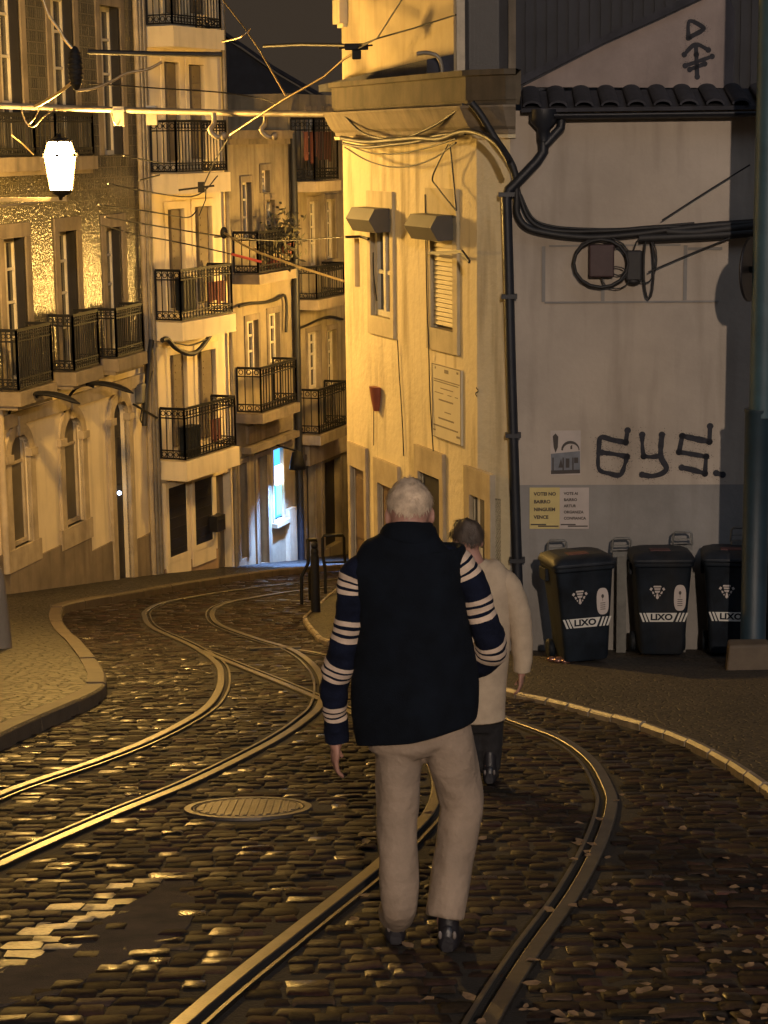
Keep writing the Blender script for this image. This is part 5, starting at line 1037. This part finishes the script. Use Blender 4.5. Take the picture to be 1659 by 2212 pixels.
# ------------------------------------------------------------------ people
M['skin'] = pmat('skin', (.30, .16, .12), .6, .1, 14, .1, 90)
M['whitehair'] = pmat('white_hair', (.35, .27, .19), .8, .5, 18, .5, 150, bdist=.006)
M['darkhair'] = pmat('dark_hair', (.05, .036, .026), .6, .6, 11, .5, 150, bdist=.006)
M['vest'] = pmat('navy_knit', (.0028, .0046, .0085), .95, .35, 14, .6, 220, spec=.15, bdist=.004)
M['sleeve'] = pmat('navy_sleeve', (.004, .006, .016), .95, .3, 14, .6, 220, spec=.15, bdist=.004)
M['stripe'] = pmat('cream_stripe', (.46, .36, .28), .95, .15, 20, .5, 220, spec=.15, bdist=.004)
M['trousers'] = pmat('beige_trousers', (.235, .178, .13), .9, .2, 5, .5, 22, bdist=.02)
M['cardigan'] = pmat('cream_wool', (.38, .3, .21), .95, .16, 9, .4, 90, bdist=.008)
M['darkcloth'] = pmat('dark_cloth', (.008, .007, .008), .9, .3, 9, .3, 80)
M['shoe'] = pmat('black_shoe', (.012, .011, .014), .45, .3, 9, .2, 60)
M['shoegrey'] = pmat('grey_shoe_patch', (.12, .1, .09), .6, .2, 9, .1, 60)
M['eye'] = pmat('eye', (.3, .28, .26), .2, .1, 9, 0)
def rings(path, rad, n=20, ref=V((1, 0, 0))):
    P = [V(p) for p in path]; N = len(P); out = []
    for i, p in enumerate(P):
        t = (P[min(i+1, N-1)]-P[max(i-1, 0)]).normalized(); a = (ref-t*ref.dot(t)).normalized(); c = t.cross(a); rx, ry = rad[i]
        out.append([p+a*rx*math.cos(2*math.pi*k/n)+c*ry*math.sin(2*math.pi*k/n) for k in range(n)])
    return out
def densify(path, rad, n):
    P = smooth_path(path, n); Rr = smooth_path([V((a, c, 0)) for a, c in rad], n); return P, [(q.x, q.y) for q in Rr]
def wrinkle(b, amp, sc, zs=2.2):
    for i, p in enumerate(b.v):
        q = V(p); nv = mnoise.noise_vector(V((q.x*sc, q.y*sc, q.z*sc*zs))); nv2 = mnoise.noise_vector(V((q.x*sc*2.7+5, q.y*sc*2.7, q.z*sc*zs*2))); b.v[i] = tuple(q+V((nv.x, nv.y, nv.z*.4))*amp+V((nv2.x, nv2.y, 0))*amp*.45)
def remesh(o, voxel, smooth=4, wr=None):
    m = o.modifiers.new('r', 'REMESH'); m.mode = 'VOXEL'; m.voxel_size = voxel; m.use_smooth_shade = True
    s_ = o.modifiers.new('s', 'SMOOTH'); s_.iterations = smooth; s_.factor = .5
    dg = bpy.context.evaluated_depsgraph_get(); me = bpy.data.meshes.new_from_object(o.evaluated_get(dg)); o.modifiers.clear(); old = o.data; mats = list(old.materials); nm = old.name; o.data = me; bpy.data.meshes.remove(old); me.name = nm
    if not me.materials:
        for q in mats: me.materials.append(q)
    if wr:
        amp, sc, zs = wr; off = V((0, 0, 0)); co = [v.co.copy() for v in me.vertices]
        for v, c in zip(me.vertices, co):
            nv = mnoise.noise_vector(V((c.x*sc, c.y*sc, c.z*sc*zs))); nv2 = mnoise.noise_vector(V((c.x*sc*2.3+9, c.y*sc*2.3, c.z*sc*zs*1.9))); v.co = c+V((nv.x, nv.y, 0))*amp+V((nv2.x, nv2.y, 0))*amp*.5
    for p in me.polygons: p.use_smooth = True
    return o
def hand(b, wrist, dirv, palm_n, s=1., curl=.5, thumb_side=1):
    """palm ellipsoid, four bent fingers and a thumb leaving the side of the palm"""
    d = V(dirv).normalized(); n = V(palm_n); n = (n-d*n.dot(d)).normalized(); a = d.cross(n)*thumb_side
    Rm = Matrix((a, n, d)).transposed(); b.ellipsoid(V(wrist)+d*.05*s, (.040*s, .016*s, .055*s), 14, 10, rot=Rm)
    b.tube([V(wrist)-d*.05*s, V(wrist)+d*.03*s], [.026*s, .024*s], 10)
    for k, (off, ln) in enumerate(((.029, .075), (.01, .085), (-.01, .08), (-.028, .062))):
        p = V(wrist)+d*.09*s+a*off*s; pts = [p-d*.02*s, p]; ang = 0
        for j, f in enumerate((.42, .32, .26)):
            ang += curl*(.5+.25*j); pts.append(pts[-1]+(d*math.cos(ang)+n*math.sin(ang))*ln*f*s)
        b.tube(pts, [.0095*s, .0095*s, .009*s, .0083*s, .007*s], 8)
    p = V(wrist)+d*.03*s+a*.03*s; pts = [p, p+(d*.5+a*.6+n*.3)*.035*s, p+(d*.85+a*.62+n*.5)*.06*s, p+(d*1.15+a*.55+n*.7)*.075*s]; b.tube(pts, [.013*s, .0115*s, .0105*s, .008*s], 8)
def head(b, c, yaw, pitch, s=1.):
    Rm = Matrix.Rotation(yaw, 3, 'Z') @ Matrix.Rotation(pitch, 3, 'X'); T = lambda x, y, z: V(c)+Rm @ V((x*s, y*s, z*s))   # +y is the face
    b.ellipsoid(T(0, -.008, .02), (.078*s, .098*s, .098*s), 20, 14, rot=Rm); b.ellipsoid(T(0, .03, -.035), (.064*s, .068*s, .085*s), 18, 12, rot=Rm); b.ellipsoid(T(0, .055, -.095), (.032*s, .03*s, .022*s), 12, 8, rot=Rm)
    b.tube([T(0, .088, .015), T(0, .104, -.02), T(0, .118, -.038), T(0, .09, -.045)], [.009*s, .012*s, .015*s, .012*s], 8)
    b.ellipsoid(T(0, .09, -.065), (.024*s, .012*s, .006*s), 10, 6, rot=Rm); b.ellipsoid(T(0, .088, -.076), (.02*s, .012*s, .007*s), 10, 6, rot=Rm); b.ellipsoid(T(0, .082, .028), (.055*s, .016*s, .012*s), 12, 6, rot=Rm)
    for q in (-1, 1): b.ellipsoid(T(q*.079, -.012, -.012), (.009*s, .02*s, .032*s), 10, 8, rot=Rm @ Matrix.Rotation(q*.35, 3, 'Z'))
    return T, Rm
# ---- walking man, seen from behind
Ym = 6.9; lf_ = gp(854, 2041); rf_ = gp(968, 2057)
man = thing('person', 'man from behind in navy vest with striped sleeves and beige trousers, walking away', 'person', ((lf_.x+rf_.x)/2, (lf_.y+rf_.y)/2, (lf_.z+rf_.z)/2+.01))
A = lambda x, y, d=0.: aty(x, y, Ym+d)
k = 1/605.
b = MB(); hc = A(884, 1108, .04); T, Rm = head(b, hc, .06, -.2)
b.tube([A(884, 1125, 0), A(884, 1150, -.01), A(886, 1190, -.01)], [.062, .064, .075], 16)
tor = [(886, 1180), (888, 1215), (892, 1300), (896, 1400), (900, 1480), (902, 1560), (902, 1600)]; b.loft(rings([A(*p) for p in tor], [(.09, .07), (.17, .09), (.165, .11), (.155, .11), (.16, .11), (.17, .11), (.12, .09)]))
b.tube([A(786, 1228), A(752, 1360), A(724, 1490, .03), A(726, 1590, .05)], [.04, .036, .03, .026], 12)
b.tube([A(985, 1226), A(1052, 1385), A(1000, 1440, .18), A(930, 1455, .24)], [.038, .03, .03, .026], 12)
LA = [A(864, 1590), A(860, 1700), A(858, 1800, -.0), lf_+V((0, .03, .10)), lf_+V((0, .06, .05))]; RA = [A(960, 1590), A(990, 1710, .05), A(985, 1800, .03), rf_+V((-.01, .04, .10)), rf_+V((0, .07, .05))]
for q in (LA, RA): b.tube(q, [.085, .06, .045, .03, .035], 12)
hand(b, A(726, 1598, .055), A(723, 1640, .07)-A(726, 1598, .055), (1, .3, 0), .98, .45, -1); hand(b, A(930, 1455, .24), (-1, .1, -.1), (0, -1, 0), .98, .5, 1)
o = b.build('body', M['skin'], man); remesh(o, .0065, 2)
b = MB()
for q in (-1, 1): b.ellipsoid(T(q*.03, .082, .005), (.012, .012, .009), 10, 8)
b.build('eyes', M['eye'], o)
def haircap(T, cut_f, cut_b, puff, name, mat, parent, amp, zrot=0., seed=0.):
    b = MB(); rg = []
    n = 36; m = 14
    for i in range(m+1):
        ring = []
        for j in range(n):
            th = 2*math.pi*j/n; fr = .5-.5*math.sin(th)          # 1 at the back, 0 at the face
            cut = cut_f+(cut_b-cut_f)*fr**1.2+.09*mnoise.noise(V((th*3.1, seed, 0)))+.05*mnoise.noise(V((th*11, seed, 3))); a = cut*i/m
            sx, sy, sz = .081+puff, .101+puff, .101+puff
            p = V((sx*math.sin(a)*math.cos(th), -.008+sy*math.sin(a)*math.sin(th), .02+sz*math.cos(a)))
            nz = mnoise.noise(V((p.x*60, p.y*60, p.z*22+seed)))*amp+mnoise.noise(V((p.x*24+3, p.y*24, p.z*18+seed)))*amp*1.3; p = p*(1+nz)
            ring.append(T(p.x, p.y, p.z))
        rg.append(ring)
    b.loft(rg, 0, False)
    for q in range(900):                       # short strands lying along the cap, ragged at the hairline
        i = m-int(abs(RNG.normal(0, 3.2))) if q % 3 else RNG.integers(2, m); i = max(1, min(m, i)); j = RNG.integers(n); p = rg[i][j].lerp(rg[i][(j+1) % n], RNG.random()); d = (rg[i][j]-rg[i-1][j]).normalized(); c0 = T(0, -.008, .02); nv = (p-c0).normalized(); sd = d.cross(nv)*RNG.uniform(.0012, .0024); d2 = (d+sd.normalized()*RNG.normal(0, .35)).normalized(); l = RNG.uniform(.012, .024)*(1.7 if seed else 1); p = p+nv*.001; e = p+d2*l+nv*RNG.uniform(-.002, .004)
        b.add([p-sd, p+sd, e+sd*.2, e-sd*.2], [(0, 1, 2, 3)])
    o = b.build(name, mat, parent); return o
haircap(T, .95, 1.82, .003, 'hair', M['whitehair'], man, .05)
# vest
vp = [(884, 1140), (884, 1152), (882, 1170), (880, 1186), (882, 1204), (886, 1230), (891, 1280), (895, 1334), (899, 1395), (902, 1453), (899, 1512), (899, 1560), (901, 1578)]
vr = [(54, .075), (60, .085), (80, .10), (105, .112), (124, .118), (122, .126), (119, .138), (121, .143), (131, .15), (140, .155), (141, .158), (137, .156), (133, .15)]
P, Rr = densify([A(x, y, .0) for x, y in vp], [(a*k, c) for a, c in vr], 4); rg = rings(P, Rr, 44)
for i, r in enumerate(rg):
    t = i/(len(rg)-1)
    if t < .45:
        for j, p in enumerate(r): r[j] = p+V((0, 0, (p.x-P[i].x)*.06*min(1, t*8)))
    if t > .6:
        for j, p in enumerate(r): r[j] = p+V((0, 0, (p.x-P[i].x)*.06*(t-.6)/.4))
n_ = 44; b = MB(); ex = [[p for p in rg[-1]]]; cen = P[-1]
ex.append([cen+(p-cen)*.93+V((0, 0, .012)) for p in rg[-1]]); ex.append([cen+(p-cen)*.9+V((0, 0, .07)) for p in rg[-1]])
inn = [[P[0]+(p-P[0])*.86 for p in rg[0]], [P[0]+(p-P[0])*.84-V((0, 0, .05)) for p in rg[0]]]
b.loft(list(reversed(inn))+rg+ex[1:], 0, False); wrinkle(b, .019, 6, .6); o = b.build('vest', M['vest'], man)
sb = o.modifiers.new('sub', 'SUBSURF'); sb.levels = sb.render_levels = 1
b = MB(); b.loft(rings([A(884, 1133, .005), A(884, 1142, .0), A(883, 1152, -.004), A(882, 1160, -.004)], [(.083, .078), (.094, .092), (.098, .1), (.1, .1)], 32), 0, False); wrinkle(b, .006, 14, 1); b.build('collar', M['vest'], man)
def stripes(ys, bands):
    out = []
    for y in ys:
        m = 0
        for a, c in bands:
            f = (y-a)/(c-a)
            if 0 <= f <= .25 or .38 <= f <= .63 or .76 <= f <= 1: m = 1
        out.append(m)
    return out
def sleeve(px, bands, name):
    pts = smooth_path([V((x, y, 0)) for x, y, d, w in px], 1); N = 150; ctr = smooth_path([V((x, y, d)) for x, y, d, w in px], 24); ws = smooth_path([V((w, 0, 0)) for x, y, d, w in px], 24)
    P = [aty(c.x, c.y, Ym+c.z) for c in ctr]; Rr = [(w.x*k*(1+.03*mnoise.noise(c*.06)), w.x*k*1.08) for c, w in zip(ctr, ws)]; rg = rings(P, Rr, 24); acc = [0]
    b = MB(); b.loft(rg, stripes([c.y for c in ctr][:-1]+[ctr[-1].y], bands)); wrinkle(b, .010, 11, 1.7); return b.build(name, [M['sleeve'], M['stripe']], man)
sleeve([(810, 1206, 0, 20), (785, 1222, 0, 27), (768, 1240, 0, 31), (760, 1270, 0, 31), (757, 1304, 0, 31), (750, 1358, .0, 31), (741, 1408, .01, 33), (731, 1444, .02, 34), (724, 1482, .03, 32), (723, 1527, .04, 27), (726, 1560, .05, 26), (728, 1600, .055, 27)], [(1243, 1277), (1335, 1378), (1429, 1463), (1520, 1549)], 'sleeve')
sleeve([(955, 1196, 0, 20), (982, 1206, 0, 27), (1000, 1226, 0, 33), (1016, 1256, 0, 35), (1029, 1292, 0, 34), (1041, 1330, 0, 34), (1052, 1364, .0, 34), (1060, 1394, .02, 36), (1050, 1414, .06, 37), (1025, 1432, .12, 34), (990, 1448, .2, 28), (940, 1455, .24, 25)], [(1206, 1243), (1288, 1334), (1382, 1406)], 'sleeve')
# trousers
b = MB(); b.loft(rings([A(900, 1535), A(902, 1565), A(908, 1600), A(912, 1622)], [(.19, .13), (.195, .135), (.19, .13), (.12, .10)], 28))
def leg(px, end, rad):
    P, Rr = densify([aty(x, y, Ym+d) for x, y, d in px]+[end], [(w*k, w*k*q) for w, q in rad], 5); b.loft(rings(P, Rr, 24))
leg([(866, 1560, 0), (862, 1610, 0), (858, 1703, .0), (855, 1792, -.01), (860, 1882, -.02), (863, 1950, -.02)], lf_+V((.0, .03, .115)), [(55, 1.3), (51, 1.3), (47, 1.2), (44, 1.15), (42, 1.15), (41, 1.15), (40, 1.15)])
leg([(955, 1560, 0), (968, 1605, .01), (990, 1703, .04), (997, 1748, .04), (982, 1837, .02), (970, 1911, .0)], rf_+V((-.012, .035, .118)), [(60, 1.25), (60, 1.2), (52, 1.15), (48, 1.15), (45, 1.15), (44, 1.15), (42, 1.15)])
o = b.build('trousers', M['trousers'], man); remesh(o, .009, 3, (.0095, 7, .8))
b = MB(); b.bar(A(768, 1600, -.18), A(768, 1601, -.18), .001, .001)
def shoe(p, yaw, lab=None):
    Rz = Matrix.Rotation(yaw, 3, 'Z'); G = lambda x, y, z: V((p.x, p.y, 0))+Rz @ V((x, y, 0))+V((0, 0, z+g(*(V((p.x, p.y))+(Rz @ V((x, y, 0))).xy))+.008))
    def sec(y, w, h, h0=0.): return [G(w*math.cos(2*math.pi*j/16)*(1 if math.sin(2*math.pi*j/16) < .3 else .86), y, h0+max(0, (h)*(.38+.62*math.sin(2*math.pi*j/16))) if math.sin(2*math.pi*j/16) > -.6 else h0) for j in range(16)]
    b = MB(); b.loft([sec(-.03, .022, .06), sec(-.022, .034, .095), sec(0, .042, .11), (sec(.05, .043, .115)), sec(.1, .044, .09), sec(.16, .05, .068), sec(.21, .046, .055), sec(.25, .028, .04), sec(.262, .01, .025)]); b.tube([G(0, .02, .06), G(0, .028, .11), G(0, .035, .18)], [.04, .04, .034], 14); o = b.build('shoe', M['shoe'], man); o.modifiers.new('s', 'SUBSURF').render_levels = 1
    b = MB()
    for s in (-1, 1): b.ellipsoid(G(s*.026, -.03, .065), (.008, .006, .016), 8, 6)
    b.build('heel_patch', M['shoegrey'], o)
shoe(lf_, .08); shoe(rf_, -.12)
# ---- woman ahead of him
Yw = 10.8; wf = gp(1058, 1694); wf2 = gp(1010, 1690)
wom = thing('person', 'woman in cream knitted coat with dark hair, half hidden behind the walking man', 'person', (wf.x, wf.y, wf.z+.01))
A2 = lambda x, y, d=0.: aty(x, y, Yw+d); k2 = 1/384.
b = MB(); T2, Rm2 = head(b, A2(1009, 1170, .06), .45, -.45, .98)
b.tube([A2(1012, 1185, .03), A2(1022, 1212, 0), A2(1032, 1240, 0)], [.052, .055, .07], 14)
b.loft(rings([A2(1032, 1235), A2(1036, 1262), A2(1040, 1350), A2(1038, 1450), A2(1036, 1520), A2(1036, 1560)], [(.08, .06), (.14, .08), (.14, .1), (.14, .1), (.14, .1), (.1, .08)]))
b.tube([A2(1096, 1262), A2(1120, 1345), A2(1127, 1400), A2(1127, 1448)], [.045, .038, .034, .026], 12); b.tube([A2(985, 1262), A2(965, 1345), A2(962, 1420, .05), A2(962, 1450, .08)], [.045, .038, .034, .026], 12)
hand(b, A2(1127, 1450), A2(1124, 1490)-A2(1127, 1450), (-1, .3, 0), .9, .5, 1); hand(b, A2(962, 1450, .08), A2(962, 1490, .1)-A2(962, 1450, .08), (1, .3, 0), .9, .5, -1)
for p_, e_ in (((1058, 1540), wf), ((1014, 1540), wf2)): b.tube([A2(*p_), A2(p_[0], 1620, .02), V(e_)+V((0, .02, .1)), V(e_)+V((0, .05, .05))], [.07, .05, .035, .036], 12)
o = b.build('body', M['skin'], wom); remesh(o, .0065, 2)
b = MB()
for q in (-1, 1): b.ellipsoid(T2(q*.03, .082, .005), (.012, .012, .009), 10, 8)
b.build('eyes', M['eye'], o)
haircap(T2, 1.0, 2.15, .010, 'hair', M['darkhair'], wom, .07, seed=4.)
cp_ = [(1024, 1218), (1030, 1228), (1038, 1240), (1043, 1262), (1044, 1300), (1042, 1360), (1040, 1430), (1038, 1490), (1036, 1530), (1036, 1552)]; cr_ = [(24, .07), (34, .08), (52, .10), (64, .115), (66, .125), (62, .13), (58, .13), (56, .135), (55, .14), (55, .14)]
P, Rr = densify([A2(x, y) for x, y in cp_], [(a*k2, c) for a, c in cr_], 4); b = MB(); rg = rings(P, Rr, 32); b.loft(rg+[[P[-1]+(p-P[-1])*.9+V((0, 0, .06)) for p in rg[-1]]], 0, False); wrinkle(b, .012, 6, .5); b.build('coat', M['cardigan'], wom)
for px in ([(1070, 1246, 0, 20), (1092, 1258, 0, 27), (1108, 1290, 0, 28), (1120, 1330, 0, 27), (1127, 1375, 0, 24), (1128, 1415, 0, 22), (1128, 1450, 0, 18)], [(1010, 1246, 0, 20), (990, 1258, 0, 27), (975, 1300, 0, 27), (966, 1345, 0, 26), (962, 1400, .03, 22), (962, 1440, .07, 19)]):
    P, Rr = densify([A2(x, y, d) for x, y, d, w in px], [(w*k2, w*k2*1.1) for x, y, d, w in px], 5); b = MB(); b.loft(rings(P, Rr, 20)); wrinkle(b, .006, 13, 1.3); b.build('sleeve', M['cardigan'], wom)
b = MB(); b.loft(rings([A2(1036, 1515), A2(1036, 1550), A2(1036, 1575)], [(.14, .12), (.14, .12), (.11, .1)], 20))
for p_, e_ in (((1058, 1540), wf), ((1014, 1540), wf2)): b.loft(rings([A2(*p_), A2(p_[0], 1600, .01), A2(p_[0]+1, 1650, .01), V(e_)+V((0, .03, .075))], [(.085, .09), (.075, .08), (.062, .07), (.055, .065)], 16))
o = b.build('trousers', M['darkcloth'], wom); remesh(o, .01, 3, (.005, 10, 1.5))
man_, man = man, wom; shoe(wf, -.1); shoe(wf2, .1); man = man_
# ------------------------------------------------------------------ sky and light
w_ = bpy.data.worlds.new('World'); S.world = w_; w_.use_nodes = True; nt = w_.node_tree; bg = nt.nodes['Background']
sky = nt.nodes.new('ShaderNodeTexSky'); sky.sky_type = 'NISHITA'; sky.sun_disc = False; sky.sun_elevation = R(-6); sky.sun_rotation = R(200)
ad = nt.nodes.new('ShaderNodeMixRGB'); ad.blend_type = 'ADD'; ad.inputs[0].default_value = 1; nt.links.new(sky.outputs[0], ad.inputs[1]); ad.inputs[2].default_value = (.31, .225, .155, 1)
nt.links.new(ad.outputs[0], bg.inputs[0]); bg.inputs[1].default_value = .115
sl = bpy.data.lights.new('fill_sun', 'SUN'); sl.energy = .30; sl.angle = R(30); sl.color = (.62, .76, 1); so = bpy.data.objects.new('fill_sun', sl); COL.objects.link(so); so.rotation_euler = V((-.45, .6, -.66)).to_track_quat('-Z', 'Y').to_euler()  # added faint bluish sun that fills the shadows, no moon in view
S.view_settings.view_transform = 'Standard'; S.view_settings.look = 'None'; S.view_settings.exposure = .28; S.view_settings.gamma = 1
S.cycles.use_denoising = True; S.cycles.max_bounces = 5; S.cycles.sample_clamp_indirect = 6
try: S.cycles.use_light_tree = True
except Exception: pass
